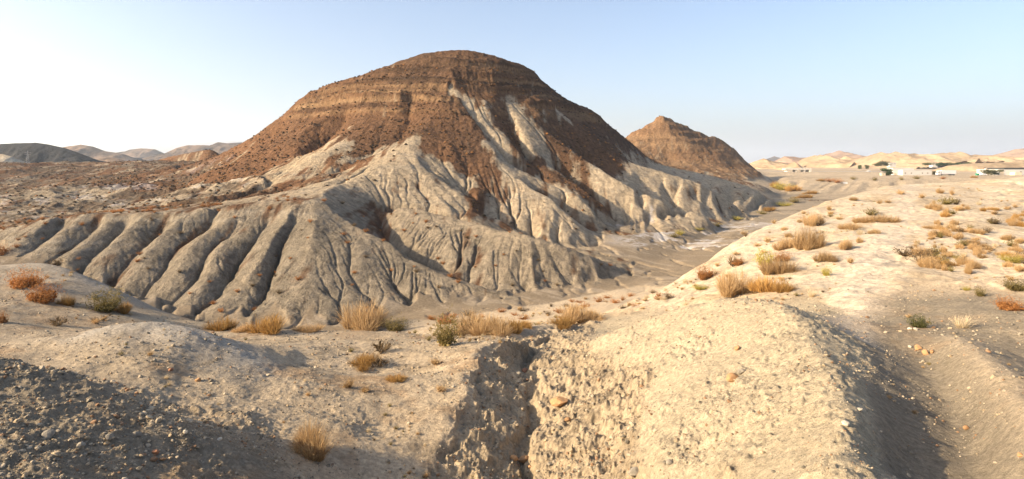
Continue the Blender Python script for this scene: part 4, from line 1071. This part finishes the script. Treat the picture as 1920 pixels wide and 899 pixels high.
for k in pick:
    rn = REG[int(labat(sx_[k], sy_[k])[0])]
    lb_, gr_ = KEY.get(rn, KEY['hill'])
    w_ = random.uniform(.5, 1.1)
    kd = random.choice(['scrub_dark', 'scrub_rust', 'scrub_rust'])
    if kd == 'scrub_dark': lb_, gr_ = lb_.replace('rusty', 'dark'), 'dark ' + gr_
    else: lb_, gr_ = lb_.replace('dark', 'rusty'), 'rusty ' + gr_
    plant(kd, Vector((sx_[k], sy_[k], sz_[k])), w_, w_ * .6, lb_, gr_)
rest = idx[240:]
print('scrub', len(idx))
tv, tf = [], []
ang = np.linspace(0, 2 * math.pi, 6)[:-1]
VS, FS = [], []
for q, k in enumerate(g.permutation(rest)[:9000]):
    w_ = g.uniform(.18, .55); h_ = w_ * g.uniform(.6, 1.0)
    b0 = q * 11
    p = np.array([sx_[k], sy_[k], sz_[k] - .05])
    rj = w_ * g.uniform(.7, 1.2, 5); rk = w_ * g.uniform(.45, .85, 5)
    VS += [p + np.array([math.cos(a_) * r_, math.sin(a_) * r_, g.uniform(0, .2) * h_]) for a_, r_ in zip(ang, rj)]
    VS += [p + np.array([math.cos(a_ + .5) * r_, math.sin(a_ + .5) * r_, h_ * g.uniform(.5, .9)]) for a_, r_ in zip(ang, rk)]
    VS += [p + np.array([0, 0, h_ * 1.1])]
    for e_ in range(5):
        f_ = (e_ + 1) % 5
        FS += [(b0 + e_, b0 + f_, b0 + 5 + e_), (b0 + f_, b0 + 5 + f_, b0 + 5 + e_), (b0 + 5 + e_, b0 + 5 + f_, b0 + 10)]
me = bpy.data.meshes.new('hill_scrub'); me.from_pydata([tuple(v) for v in VS], [], FS); me.update()
tn = np.repeat(g.random(len(VS) // 11), 11)
at = me.attributes.new('tint', 'FLOAT', 'POINT'); at.data.foreach_set('value', tn.astype(np.float32))
me.materials.append(veg_mat('hill_scrub_leaves', [(.025, .02, .013), (.05, .033, .02), (.10, .055, .025), (.24, .11, .035)]))
o = bpy.data.objects.new('hill_scrub', me); COL.objects.link(o)
tag(o, 'scattered dark and rusty scrub covering the brown slopes', 'scrub', kind='stuff')
print('plants', round(time.time() - T0, 1))
# ------------------------------------------------------------------ stones
def stone_mesh(name, seed, sub=2, flat=.7, rough=.22):
    bm = bmesh.new(); bmesh.ops.create_icosphere(bm, subdivisions=sub, radius=.5)
    g = np.random.default_rng(seed)
    dirs = g.normal(0, 1, (9, 3)); dirs /= np.linalg.norm(dirs, axis=1)[:, None]; cut = g.uniform(.26, .44, 9)
    ax = g.uniform(.75, 1.2, 3); ax[2] *= flat
    for v in bm.verts:
        c = np.array(v.co)
        for d_, k_ in zip(dirs, cut):
            e_ = c @ d_ - k_
            if e_ > 0: c = c - d_ * e_ * .9
        c = c * ax + g.normal(0, rough * .06, 3)
        v.co = c
    me = bpy.data.meshes.new(name); bm.to_mesh(me); bm.free()
    return me
SM = {'grey': plain_mat('grey_stone', (.22, .195, .155), .35, 14, .9, .5, .01), 'ochre': plain_mat('ochre_stone', (.34, .20, .10), .3, 12, .9, .5, .01), 'pale': plain_mat('pale_stone', (.42, .37, .29), .25, 12, .9, .5, .01), 'red': plain_mat('reddish_stone', (.30, .15, .085), .3, 12, .9, .5, .01)}
SH = {c: [] for c in SM}
for c in SM:
    for k in range(3):
        me = stone_mesh('stone', k + {'grey': 0, 'ochre': 10, 'pale': 20, 'red': 30}[c]); me.materials.append(SM[c])
        SH[c].append(me)
def stone(px, py, w, c, label, h=.65, group=None):
    p = hit(px, py)
    s_ = w * p.y / F
    o = bpy.data.objects.new('stone', random.choice(SH[c])); COL.objects.link(o)
    o.scale = (s_, s_ * random.uniform(.7, .95), s_ * h * 1.3)
    o.location = p + Vector((0, 0, s_ * h * .22)); o.rotation_euler = (random.uniform(-.2, .2), random.uniform(-.2, .2), random.uniform(0, 6.3))
    return tag(o, label, 'stone', group)
for a_ in [(983, 866, 30, 'ochre', 'large rounded ochre stone lying in the gully bed'), (964, 862, 22, 'ochre', 'flat ochre stone touching the large one in the gully bed'), (993, 878, 14, 'ochre', 'small ochre stone below the large one in the gully'),
           (985, 698, 18, 'red', 'reddish stone wedged halfway up the gully'), (972, 702, 12, 'grey', 'small grey stone beside the reddish gully stone'), (1048, 758, 36, 'ochre', 'long ochre slab on the right bank of the gully'), (1065, 790, 18, 'ochre', 'ochre stone below the long slab'),
           (1372, 713, 34, 'ochre', 'ochre clod bedded in the lit face of the mound'), (1390, 700, 22, 'grey', 'grey clod just above the ochre clod on the mound'), (1383, 656, 16, 'ochre', 'small ochre clod high on the mound face'),
           (1585, 797, 20, 'pale', 'white angular stone on the shaded flank of the mound'), (1812, 806, 20, 'ochre', 'orange upright stone in the stony hollow'),
           (1706, 652, 12, 'pale', 'small pale stone at the left end of the stone row'), (1722, 655, 17, 'ochre', 'tan flat stone in the middle of the stone row'), (1734, 665, 24, 'ochre', 'largest tan stone of the row in the hollow'), (1748, 662, 12, 'ochre', 'smallest stone beside the largest of the row'),
           (1706, 618, 11, 'pale', 'round pale stone left of the dark green shrub'), (1717, 619, 12, 'pale', 'round pale stone under the dark green shrub'), (1913, 856, 14, 'ochre', 'orange stone at the foot of the lit side ridge'), (1612, 770, 14, 'pale', 'pale stone above the white angular stone'),
           (292, 850, 18, 'red', 'red brown stone in the scree of the dark mound'), (305, 863, 12, 'ochre', 'orange stone beside the red brown scree stone'), (256, 818, 20, 'grey', 'blocky grey stone in the scree'), (205, 823, 18, 'grey', 'grey stone near the cracked clay face'), (348, 812, 14, 'pale', 'pale stone lower on the scree'), (412, 826, 14, 'pale', 'pale stone where the scree runs out'),
           (90, 820, 26, 'grey', 'large rounded clay lump in the dark mound'), (150, 838, 20, 'grey', 'smaller clay lump on the dark mound'), (320, 695, 12, 'red', 'red flake on the low grey mound'), (372, 715, 14, 'ochre', 'ochre flake at the foot of the low mound'), (1188, 888, 26, 'grey', 'grey stone half buried at the mound foot'), (1255, 870, 16, 'grey', 'dark clod at the base of the lit mound face')]:
    stone(*a_)
# gravel: nobody could count it
gc = bpy.data.collections.new('gravel_shapes')
GV = [plain_mat('gravel_grey', (.19, .165, .125), .4, 20), plain_mat('gravel_tan', (.29, .225, .145), .35, 20), plain_mat('gravel_pale', (.36, .30, .215), .3, 20), plain_mat('gravel_rust', (.23, .14, .08), .35, 20)]
for k in range(8):
    me = stone_mesh('pebble', 50 + k, 1, .6, .5); me.materials.append(GV[[0, 0, 0, 1, 1, 2, 2, 3][k]])
    o = bpy.data.objects.new('pebble', me); gc.objects.link(o)
g = np.random.default_rng(5)
NP = 400000
pr_ = np.exp(g.uniform(math.log(4.8), math.log(29), NP)); pt_ = g.uniform(-.80, .80, NP)
px_, py_ = pr_ * np.sin(pt_), pr_ * np.cos(pt_)
lb2, _, i2, j2_ = labat(px_, py_)
wt_ = np.zeros(NP)
for nme, v_ in (('dark_mound', .50), ('mound', .26), ('gully', .38), ('plateau', .26), ('low_mound', .18), ('hollow', .15), ('dome', .03)):
    wt_ += (lb2 == REG.index(nme)) * v_
cl = fbm(px_, py_, 1.3, 4, 300, .6)
wt_ *= np.clip(.55 + 1.5 * cl, .03, 1.6)
kp = g.random(NP) < wt_ * .62
px_, py_, pr_, lb2 = px_[kp], py_[kp], pr_[kp], lb2[kp]
pz_ = ground(px_, py_)
sz = np.exp(g.normal(math.log(.018), .62, len(px_))) * np.where(lb2 == REG.index('dark_mound'), 1.35, 1.0) * np.where(lb2 == REG.index('gully'), 1.5, 1.0) * np.clip(pr_ / 10, .75, 1.7)
sz = np.clip(sz, .008, .13)
me = bpy.data.meshes.new('gravel'); me.vertices.add(len(px_))
me.vertices.foreach_set('co', np.stack([px_, py_, pz_ + sz * .12], 1).astype(np.float32).ravel())
at = me.attributes.new('size', 'FLOAT', 'POINT'); at.data.foreach_set('value', sz.astype(np.float32))
at = me.attributes.new('turn', 'FLOAT_VECTOR', 'POINT'); at.data.foreach_set('vector', np.stack([g.uniform(-.5, .5, len(sz)), g.uniform(-.5, .5, len(sz)), g.uniform(0, 6.28, len(sz))], 1).astype(np.float32).ravel())
at = me.attributes.new('shape', 'INT', 'POINT'); at.data.foreach_set('value', g.integers(0, 8, len(sz)).astype(np.int32))
go = bpy.data.objects.new('gravel', me); COL.objects.link(go)
ng = bpy.data.node_groups.new('scatter_gravel', 'GeometryNodeTree')
ng.interface.new_socket('Geometry', in_out='INPUT', socket_type='NodeSocketGeometry'); ng.interface.new_socket('Geometry', in_out='OUTPUT', socket_type='NodeSocketGeometry')
N = ng.nodes; K = ng.links
gi = N.new('NodeGroupInput'); gout = N.new('NodeGroupOutput')
ci = N.new('GeometryNodeCollectionInfo'); ci.inputs['Collection'].default_value = gc; ci.inputs['Separate Children'].default_value = True; ci.inputs['Reset Children'].default_value = True
ip = N.new('GeometryNodeInstanceOnPoints'); ip.inputs['Pick Instance'].default_value = True
def natt(nm, ty):
    n = N.new('GeometryNodeInputNamedAttribute'); n.data_type = ty; n.inputs['Name'].default_value = nm; return n.outputs['Attribute']
K.new(gi.outputs[0], ip.inputs['Points']); K.new(ci.outputs[0], ip.inputs['Instance'])
K.new(natt('shape', 'INT'), ip.inputs['Instance Index']); K.new(natt('size', 'FLOAT'), ip.inputs['Scale'])
er_ = N.new('FunctionNodeEulerToRotation'); K.new(natt('turn', 'FLOAT_VECTOR'), er_.inputs[0]); K.new(er_.outputs[0], ip.inputs['Rotation'])
K.new(ip.outputs[0], gout.inputs[0])
md = go.modifiers.new('scatter', 'NODES'); md.node_group = ng
tag(go, 'loose gravel and pebbles strewn over the near ground', 'gravel', kind='stuff')
# short dry grass and litter between the tussocks, too small to count
lc = bpy.data.collections.new('litter_shapes')
for kd in ('scrub', 'scrub_dark', 'scrub_olive', 'pale'):
    for me in MESH[kd][:2]:
        o = bpy.data.objects.new('litter', me); lc.objects.link(o)
NP = 60000
pr_ = np.exp(g.uniform(math.log(9), math.log(78), NP)); pt_ = g.uniform(-.80, .80, NP)
px_, py_ = pr_ * np.sin(pt_), pr_ * np.cos(pt_)
lb2, _, i2, j2_ = labat(px_, py_)
wt_ = np.zeros(NP)
for nme, v_ in (('dome', .55), ('plateau', .25), ('low_mound', .35), ('terrace', .5), ('hollow', .10), ('bank', .2)): wt_ += (lb2 == REG.index(nme)) * v_
wt_ *= np.clip(-.1 + 1.6 * fbm(px_, py_, 3.5, 4, 310, .6), 0, 1) * (1 - pth[i2, j2_])
kp = g.random(NP) < wt_ * .8
px_, py_, pr_ = px_[kp], py_[kp], pr_[kp]
sl = np.exp(g.normal(math.log(.13), .45, len(px_))) * np.clip(pr_ / 25, .6, 1.6)
me = bpy.data.meshes.new('dry_grass'); me.vertices.add(len(px_))
me.vertices.foreach_set('co', np.stack([px_, py_, ground(px_, py_)], 1).astype(np.float32).ravel())
at = me.attributes.new('size', 'FLOAT', 'POINT'); at.data.foreach_set('value', sl.astype(np.float32))
at = me.attributes.new('turn', 'FLOAT_VECTOR', 'POINT'); at.data.foreach_set('vector', np.stack([sl * 0, sl * 0, g.uniform(0, 6.28, len(sl))], 1).astype(np.float32).ravel())
at = me.attributes.new('shape', 'INT', 'POINT'); at.data.foreach_set('value', g.choice([0, 0, 1, 1, 2, 4, 6, 7], len(sl)).astype(np.int32))
lo_ = bpy.data.objects.new('dry_grass', me); COL.objects.link(lo_)
ng2 = ng.copy()
for n_ in ng2.nodes:
    if n_.bl_idname == 'GeometryNodeCollectionInfo': n_.inputs['Collection'].default_value = lc
md = lo_.modifiers.new('scatter', 'NODES'); md.node_group = ng2
tag(lo_, 'short dry grass and litter scattered between the tussocks', 'dry grass', kind='stuff')
print('gravel', len(sz), 'litter', len(sl), round(time.time() - T0, 1))

# ------------------------------------------------------------------ buildings, truck, overpass and trees on the plain
def box(bm, x0, x1, y0, y1, z0, z1):
    vs = [bm.verts.new((x, y, z)) for z in (z0, z1) for y in (y0, y1) for x in (x0, x1)]
    for f in ((0, 2, 3, 1), (4, 5, 7, 6), (0, 1, 5, 4), (2, 6, 7, 3), (0, 4, 6, 2), (1, 3, 7, 5)): bm.faces.new([vs[k] for k in f])
def part(name, boxes, mat, parent, bevel=0):
    bm = bmesh.new()
    for b in boxes: box(bm, *b)
    if bevel: bmesh.ops.bevel(bm, geom=bm.edges[:], offset=bevel, segments=2, affect='EDGES')
    me = bpy.data.meshes.new(name); bm.to_mesh(me); bm.free(); me.materials.append(mat)
    o = bpy.data.objects.new(name, me); COL.objects.link(o); o.parent = parent
    return o
def cyl(name, p0, p1, r0, r1, mat, parent, n=10):
    p0, p1 = Vector(p0), Vector(p1); ax = (p1 - p0).normalized(); u_ = ax.orthogonal().normalized(); v_ = ax.cross(u_)
    vs = [p + (u_ * math.cos(6.2832 * k / n) + v_ * math.sin(6.2832 * k / n)) * r for p, r in ((p0, r0), (p1, r1)) for k in range(n)]
    fs = [(k, (k + 1) % n, n + (k + 1) % n, n + k) for k in range(n)] + [tuple(range(n))[::-1], tuple(range(n, 2 * n))]
    return mesh_obj(name, vs, fs, mat, parent)
def empty(name, loc, rz, label, cat, group=None):
    o = bpy.data.objects.new(name, None); COL.objects.link(o); o.location = loc; o.rotation_euler = (0, 0, rz)
    return tag(o, label, cat, group)
WHITE = plain_mat('white_render', (.56, .54, .50), .06, .3); CREAM = plain_mat('cream_render', (.62, .52, .38), .08, .3); GLASS = plain_mat('window_glass', (.10, .11, .12), .1, 1, .15)
SHUT = plain_mat('tan_shutter', (.50, .42, .32), .1, 1); DARK = plain_mat('dark_roofing', (.05, .048, .045), .1, .5); CONC = plain_mat('concrete', (.58, .54, .47), .12, .4); TYRE = plain_mat('tyre_rubber', (.03, .03, .03), .1, 3); GREYM = plain_mat('grey_metal', (.30, .30, .30), .1, 2, .5)
CARW = plain_mat('white_paint', (.60, .60, .60), .03, 1, .4); BIN = plain_mat('green_plastic', (.03, .24, .14), .1, 2, .5); REDB = plain_mat('red_brown_panel', (.22, .09, .07), .1, 2); PIPE = plain_mat('steel_post', (.35, .34, .33), .1, 2, .5)
def gz(px, d): 
    x = (px - CX) / F * d
    return Vector((x, d, float(ground(x, d))))
D = 470.0; U_ = D / F                     # metres per photograph pixel at the buildings
# long white building
b0 = gz(1683, D); b0.z -= .15
B = empty('white_building', b0, 0, 'long low white building with a taller rear wing', 'building')
part('wall', [(0, 40 * U_, 6, 13, 0, 13 * U_)], WHITE, B)
part('front_wing', [(10 * U_, 64 * U_, 0, 5.997, 0, 9.6 * U_)], WHITE, B)
part('parapet', [(-.12, 40 * U_ + .12, 5.88, 13.12, 13 * U_, 13 * U_ + .3)], WHITE, B)
part('cornice', [(10 * U_ - .1, 64 * U_ + .1, -.1, 5.85, 9.6 * U_, 9.6 * U_ + .2)], WHITE, B)
for wx in (13, 24.5, 45, 55):
    w = part('window', [(wx * U_, (wx + 2.8) * U_, -.06, -.003, 3.2 * U_, 5.6 * U_)], SHUT, B)
    part('pane', [((wx + .4) * U_, (wx + 2.4) * U_, -.09, -.063, 3.6 * U_, 5.2 * U_)], GLASS, w)
w = part('door', [(3 * U_, 7 * U_, 5.93, 5.997, .1, 4.6 * U_)], SHUT, B); part('handle', [(6.2 * U_, 6.5 * U_, 5.86, 5.927, 1.0, 1.2)], GREYM, w)
# second white building at the edge
b0 = gz(1872, D); b0.z -= .15
B = empty('white_warehouse', b0, 0, 'white warehouse with a black roof band and skylights', 'building')
part('wall', [(0, 95 * U_, 0, 22, 0, 11 * U_)], WHITE, B)
part('roof', [(17 * U_, 95 * U_, 3, 20, 11 * U_ + .003, 14 * U_)], DARK, B)
part('lean_to', [(21 * U_, 34 * U_, -5, -.003, 0, 6 * U_)], CREAM, B)
for k in range(4):
    w = part('window', [((40 + 11 * k) * U_, (44 + 11 * k) * U_, -.06, -.003, 5 * U_, 7.6 * U_)], SHUT, B); part('pane', [((40.5 + 11 * k) * U_, (43.5 + 11 * k) * U_, -.09, -.063, 5.4 * U_, 7.2 * U_)], GLASS, w)
part('door', [(3 * U_, 10 * U_, -.06, -.003, .1, 7 * U_)], CREAM, B)
# lorry
t0 = gz(1756, D - 4)
Tt = empty('lorry', t0, 0, 'white articulated lorry parked beside the long white building', 'truck')
tr = part('trailer', [(3.3, 14.2, -1.25, 1.25, 1.15, 4.0)], CARW, Tt, .05)
part('rear_door', [(14.203, 14.26, -1.2, 1.2, 1.2, 3.95)], GREYM, tr)
part('chassis', [(.6, 14.0, -.5, .5, .75, 1.147)], GREYM, Tt)
bm = bmesh.new()
prof = [(0.0, .55), (0.0, 1.9), (.35, 3.1), (.7, 3.45), (2.4, 3.75), (2.4, .55)]
va = [bm.verts.new((x, -1.22, z)) for x, z in prof]; vb = [bm.verts.new((x, 1.22, z)) for x, z in prof]
bm.faces.new(va); bm.faces.new(vb[::-1])
for k in range(len(prof)): bm.faces.new((va[k], vb[k], vb[(k + 1) % len(prof)], va[(k + 1) % len(prof)]))
bmesh.ops.recalc_face_normals(bm, faces=bm.faces)
me = bpy.data.meshes.new('cab'); bm.to_mesh(me); bm.free(); me.materials.append(CARW)
cab = bpy.data.objects.new('cab', me); COL.objects.link(cab); cab.parent = Tt
mesh_obj('windscreen', [(-.02, -1.05, 2.0), (-.02, 1.05, 2.0), (.30, 1.05, 3.0), (.30, -1.05, 3.0)], [(0, 1, 2, 3)], GLASS, cab)
part('side_window', [(.55, 1.45, -1.25, -1.223, 2.05, 2.85)], GLASS, cab)
part('fuel_tank', [(3.9, 5.2, -1.1, -.6, .5, 1.1)], GREYM, Tt)
for wx in (.9, 3.1, 10.4, 11.5, 12.6):
    for sy_2 in (-1, 1):
        w = cyl('wheel', (wx, sy_2 * .85, .5), (wx, sy_2 * 1.2, .5), .5, .5, TYRE, Tt, 16); cyl('rim', (wx, sy_2 * 1.2, .5), (wx, sy_2 * 1.22, .5), .28, .28, GREYM, w, 12)
# cars
def car(px, d, rz, label):
    c = empty('parked_car', gz(px, d), rz, label, 'car')
    bm = bmesh.new()
    prof = [(0, .35), (0, .75), (.15, .9), (1.1, 1.0), (1.75, 1.48), (3.2, 1.5), (3.95, 1.0), (4.2, .85), (4.2, .35)]
    va = [bm.verts.new((x, -.85 if z < 1.2 else -.68, z)) for x, z in prof]; vb = [bm.verts.new((x, .85 if z < 1.2 else .68, z)) for x, z in prof]
    bm.faces.new(va); bm.faces.new(vb[::-1])
    for k in range(len(prof)): bm.faces.new((va[k], vb[k], vb[(k + 1) % len(prof)], va[(k + 1) % len(prof)]))
    bmesh.ops.recalc_face_normals(bm, faces=bm.faces)
    me = bpy.data.meshes.new('body'); bm.to_mesh(me); bm.free(); me.materials.append(CARW)
    o = bpy.data.objects.new('body', me); COL.objects.link(o); o.parent = c
    for sg in (-1, 1):
        mesh_obj('side_window', [(1.3, sg * .84, 1.03), (3.7, sg * .84, 1.03), (3.15, sg * .70, 1.42), (1.8, sg * .70, 1.42)], [(0, 1, 2, 3)], GLASS, c)
        for wx in (.8, 3.4):
            w = cyl('wheel', (wx, sg * .66, .32), (wx, sg * .87, .32), .32, .32, TYRE, c, 14); cyl('rim', (wx, sg * .87, .32), (wx, sg * .88, .32), .19, .19, GREYM, w, 10)
car(1838, D - 6, 0, 'white car parked beside the leafy tree')
car(1625, 640, .1, 'white car on the road beyond the plain')
# bin, box, sign tower
b0 = gz(1830, D - 8)
B = empty('waste_container', b0, 0, 'green waste container standing near the white car', 'container')
part('body', [(0, 2.2, -.7, .7, .2, 1.5)], BIN, B, .08); part('lid', [(-.05, 2.25, -.75, .75, 1.503, 1.7)], BIN, B, .06)
for wx in (.3, 1.9): cyl('wheel', (wx, -.72, .15), (wx, -.62, .15), .15, .15, TYRE, B)
b0 = gz(1653, D - 9)
B = empty('utility_hut', b0, 0, 'small cream utility hut under the dark green tree', 'hut')
part('wall', [(0, 3.0, 0, 2.4, -.1, 1.9)], CREAM, B); part('roof', [(-.15, 3.15, -.15, 2.55, 1.903, 2.05)], WHITE, B); part('door', [(.9, 1.9, -.05, -.003, 0, 1.6)], SHUT, B)
b0 = gz(1846, D + 14)
B = empty('sign_tower', b0, 0, 'tall red brown sign tower behind the leafy tree', 'sign')
part('column', [(0, 1.4, 0, .6, -.1, 5.6)], REDB, B); part('panel', [(-.1, 1.5, -.1, -.003, 4.2, 5.4)], WHITE, B); part('cap', [(-.15, 1.55, -.15, .75, 5.603, 5.8)], DARK, B)
# overpass
d_ = 620.0; u_ = d_ / F
b0 = gz(1473, d_)
B = empty('road_overpass', b0, 0, 'pale concrete road overpass across the riverbed', 'bridge')
zt = (HOR - 317) / F * d_ - b0.z
part('deck', [(-2, 45 * u_, -4, 4, zt - 1.1, zt)], CONC, B); part('parapet', [(-2, 45 * u_, -4.15, -3.9, zt + .003, zt + .9)], CONC, B); part('parapet', [(-2, 45 * u_, 3.9, 4.15, zt + .003, zt + .9)], CONC, B)
for wx in (.5, 17 * u_, 32 * u_): part('pier', [(wx - .5, wx + .5, -3.5, 3.5, -3, zt - 1.103)], CONC, B)
part('abutment', [(41 * u_, 45 * u_, -4.5, 4.5, -3, zt - 1.103)], CONC, B)
# guard rail of the road towards the overpass
def rail(pxa, pxb, d, label):
    a_, b_ = gz(pxa, d), gz(pxb, d)
    R_ = empty('guard_rail', a_, 0, label, 'guard rail')
    L_ = b_.x - a_.x
    n = int(L_ / 6)
    for k in range(n):
        x0, x1 = L_ * k / n, L_ * (k + 1) / n
        za = float(ground(a_.x + x0, d)) - a_.z; zb = float(ground(a_.x + x1, d)) - a_.z
        mesh_obj('beam', [(x0, -.05, za + .5), (x1, -.05, zb + .5), (x1, -.05, zb + .85), (x0, -.05, za + .85), (x0, .0, za + .5), (x1, .0, zb + .5), (x1, .0, zb + .85), (x0, .0, za + .85)], [(0, 1, 2, 3), (7, 6, 5, 4), (3, 2, 6, 7), (0, 4, 5, 1), (0, 3, 7, 4), (1, 5, 6, 2)], PIPE, R_)
        mesh_obj('post', [(x0 + sx + .05, sy2, za + zz) for zz in (-.3, .8) for sx, sy2 in ((-.06, .003), (.06, .003), (.06, .1), (-.06, .1))], [(0, 1, 5, 4), (1, 2, 6, 5), (2, 3, 7, 6), (3, 0, 4, 7), (4, 5, 6, 7)], PIPE, R_)
rail(1412, 1470, 640, 'grey roadside guard rail ending at the overpass')
rail(1525, 1660, 640, 'grey roadside guard rail beyond the sandy plain')
# far houses
def far_base(px, py, d): return Vector(pix(px, py, d))
def house(px, py, d, w, h, label, roofm):
    p = far_base(px, py, d); s_ = d / F
    B = empty('farm_house', p, 0, label, 'house')
    W_, H_ = w * s_, h * s_
    part('wall', [(0, W_, 0, 7, -3, H_)], WHITE, B); part('roof', [(-.3, W_ + .3, -.4, 7.3, H_ + .003, H_ + .35)], roofm, B)
    for k in range(3):
        x0 = W_ * (.15 + .28 * k); wv = part('window', [(x0, x0 + W_ * .14, -.08, -.003, H_ * .35, H_ * .7)], SHUT, B); part('pane', [(x0 + .1, x0 + W_ * .14 - .1, -.12, -.083, H_ * .4, H_ * .66)], GLASS, wv)
house(1668, 310, 900, 12, 4.5, 'white farm house with a flat roof below the tan range', CONC)
house(1748, 310.5, 900, 10, 4.0, 'cream walled house among the row of distant trees', CREAM)
# trees
BARK = plain_mat('bark', (.12, .085, .055), .3, 6)
LEAF = {'deep': veg_mat('deep_green_leaves', [(.025, .045, .014), (.045, .075, .022), (.08, .11, .035)]), 'olive': veg_mat('olive_green_leaves', [(.06, .065, .025), (.11, .11, .04), (.17, .16, .06)])}
TM = {}
def tree_meshes(key, mat, seed):
    g = np.random.default_rng(seed); vs, fs, tn = [], [], []
    lobes = [(g.normal(0, .22), g.normal(0, .22), g.uniform(.16, .82), g.uniform(.2, .3)) for _ in range(11)]
    for k in range(2200):
        lx, ly, lz, lr = lobes[g.integers(11)]
        d = g.normal(0, 1, 3); d /= np.linalg.norm(d); c = np.array([lx, ly, lz]) + d * lr * g.uniform(.55, 1.05) * np.array([1, 1, .8])
        a1 = g.normal(0, 1, 3); a1 /= np.linalg.norm(a1); a2 = np.cross(a1, g.normal(0, 1, 3)); a2 /= np.linalg.norm(a2); q = g.uniform(.02, .05); b_ = len(vs)
        vs += [c - a1 * q, c + a2 * q * .7, c + a1 * q, c - a2 * q * .7]; fs.append((b_, b_ + 1, b_ + 2, b_ + 3)); tn += [g.random()] * 4
    me = bpy.data.meshes.new('crown'); me.from_pydata([tuple(v) for v in vs], [], fs); me.update()
    at = me.attributes.new('tint', 'FLOAT', 'POINT'); at.data.foreach_set('value', np.array(tn, np.float32)); me.materials.append(LEAF[mat])
    bm = bmesh.new(); tv, tf = [], []
    def limb(p0, p1, r0, r1, n=7):
        p0, p1 = Vector(p0), Vector(p1); ax = (p1 - p0).normalized(); u2 = ax.orthogonal().normalized(); v2 = ax.cross(u2); b_ = len(tv)
        for p, r in ((p0, r0), (p1, r1)): tv.extend([tuple(p + (u2 * math.cos(6.2832 * k / n) + v2 * math.sin(6.2832 * k / n)) * r) for k in range(n)])
        tf.extend([(b_ + k, b_ + (k + 1) % n, b_ + n + (k + 1) % n, b_ + n + k) for k in range(n)])
    limb((0, 0, -.06), (.01, 0, .35), .04, .028)
    for lx, ly, lz, lr in lobes[:7]: limb((.01, 0, .30), (lx, ly, lz), .022, .006)
    bm.free()
    mt = bpy.data.meshes.new('trunk'); mt.from_pydata(tv, [], tf); mt.update(); mt.materials.append(BARK)
    TM.setdefault(key, []).append((me, mt))
for k in range(3): tree_meshes('deep', 'deep', 400 + k); tree_meshes('olive', 'olive', 410 + k)
def tree(p, w, h, key, label, group=None):
    R_ = empty('leafy_tree', p, random.uniform(0, 6), label, 'tree', group); R_.scale = (w, w, h)
    me, mt = random.choice(TM[key])
    for nm_, m_ in (('crown', me), ('trunk', mt)):
        o = bpy.data.objects.new(nm_, m_); COL.objects.link(o); o.parent = R_
tree(gz(1661, D - 5), 8.4, 5.8, 'deep', 'dense dark green tree beside the cream utility hut')
tree(gz(1667, D - 3), 5.0, 4.6, 'deep', 'smaller dark green tree touching the dense one by the hut')
tree(gz(1853, D - 3), 9.5, 5.4, 'olive', 'broad leafy tree in front of the red brown sign tower')
tree(gz(1864, D - 2), 6.0, 4.2, 'deep', 'lower tree between the leafy tree and the warehouse')
tree(gz(1912, 330), 5.0, 4.2, 'deep', 'dark green tree growing on the bank below the warehouse')
tree(gz(1753, D + 6), 5.0, 3.6, 'olive', 'olive tree between the white building and the lorry')
for px in (1612, 1625): tree(far_base(px, 317, 760), 6, 5, 'deep', 'round dark tree standing alone beyond the road', 'pair of round trees beyond the road')
for px, w, h in ((1646, 9, 5.5), (1652, 8, 8), (1659, 8, 8.5), (1664, 6, 5), (1643, 6, 4)): tree(far_base(px, 312, 880), w, h, 'olive', 'olive tree clustered beside the white farm house', 'trees beside the white farm house')
for k in range(22):
    px = 1735 + k * 4.1 + random.uniform(-1.5, 1.5)
    if 1746 < px < 1760: continue
    tree(far_base(px, 311 + random.uniform(-.6, .6), 880 + random.uniform(-15, 15)), random.uniform(5, 8), random.uniform(3.6, 5.6), random.choice(['deep', 'olive']), 'green tree in the distant row below the tan range', 'distant row of trees below the tan range')
# white sheet of rubbish on the slope
p = hit(1585, 345, 150)
if p is not None:
    o = mesh_obj('discarded_sheet', [(-1.4, -.6, .1), (1.2, -.8, .0), (1.5, .5, .9), (-.9, .8, 1.0), (-1.4, -.55, .14), (1.2, -.75, .04), (1.5, .55, .94), (-.9, .85, 1.04)], [(0, 1, 2, 3), (7, 6, 5, 4), (0, 4, 5, 1), (1, 5, 6, 2), (2, 6, 7, 3), (3, 7, 4, 0)], WHITE)
    o.location = p; tag(o, 'white discarded sheet lying on the bank below the plain', 'sheet')
# lattice pylon on the left
pb = far_base(52, 309, 430); s_ = 430 / F; Hh = 26 * s_
P_ = empty('lattice_pylon', pb, .3, 'thin lattice power pylon before the dark ridge', 'pylon')
for sx in (-1, 1):
    for sy2 in (-1, 1): cyl('leg', (sx * .9, sy2 * .9, -2), (sx * .15, sy2 * .15, Hh), .06, .05, PIPE, P_, 6)
for k in range(7):
    t1, t2 = k / 7, (k + 1) / 7; r1, r2 = .9 - .75 * t1, .9 - .75 * t2
    cyl('brace', (-r1, -r1, Hh * t1), (r2, -r2, Hh * t2), .035, .035, PIPE, P_, 5); cyl('brace', (r1, -r1, Hh * t1), (-r2, -r2, Hh * t2), .035, .035, PIPE, P_, 5)
for q in (.72, .86): cyl('cross_arm', (-1.9, 0, Hh * q), (1.9, 0, Hh * q), .06, .06, PIPE, P_, 6)
print('done', round(time.time() - T0, 1))
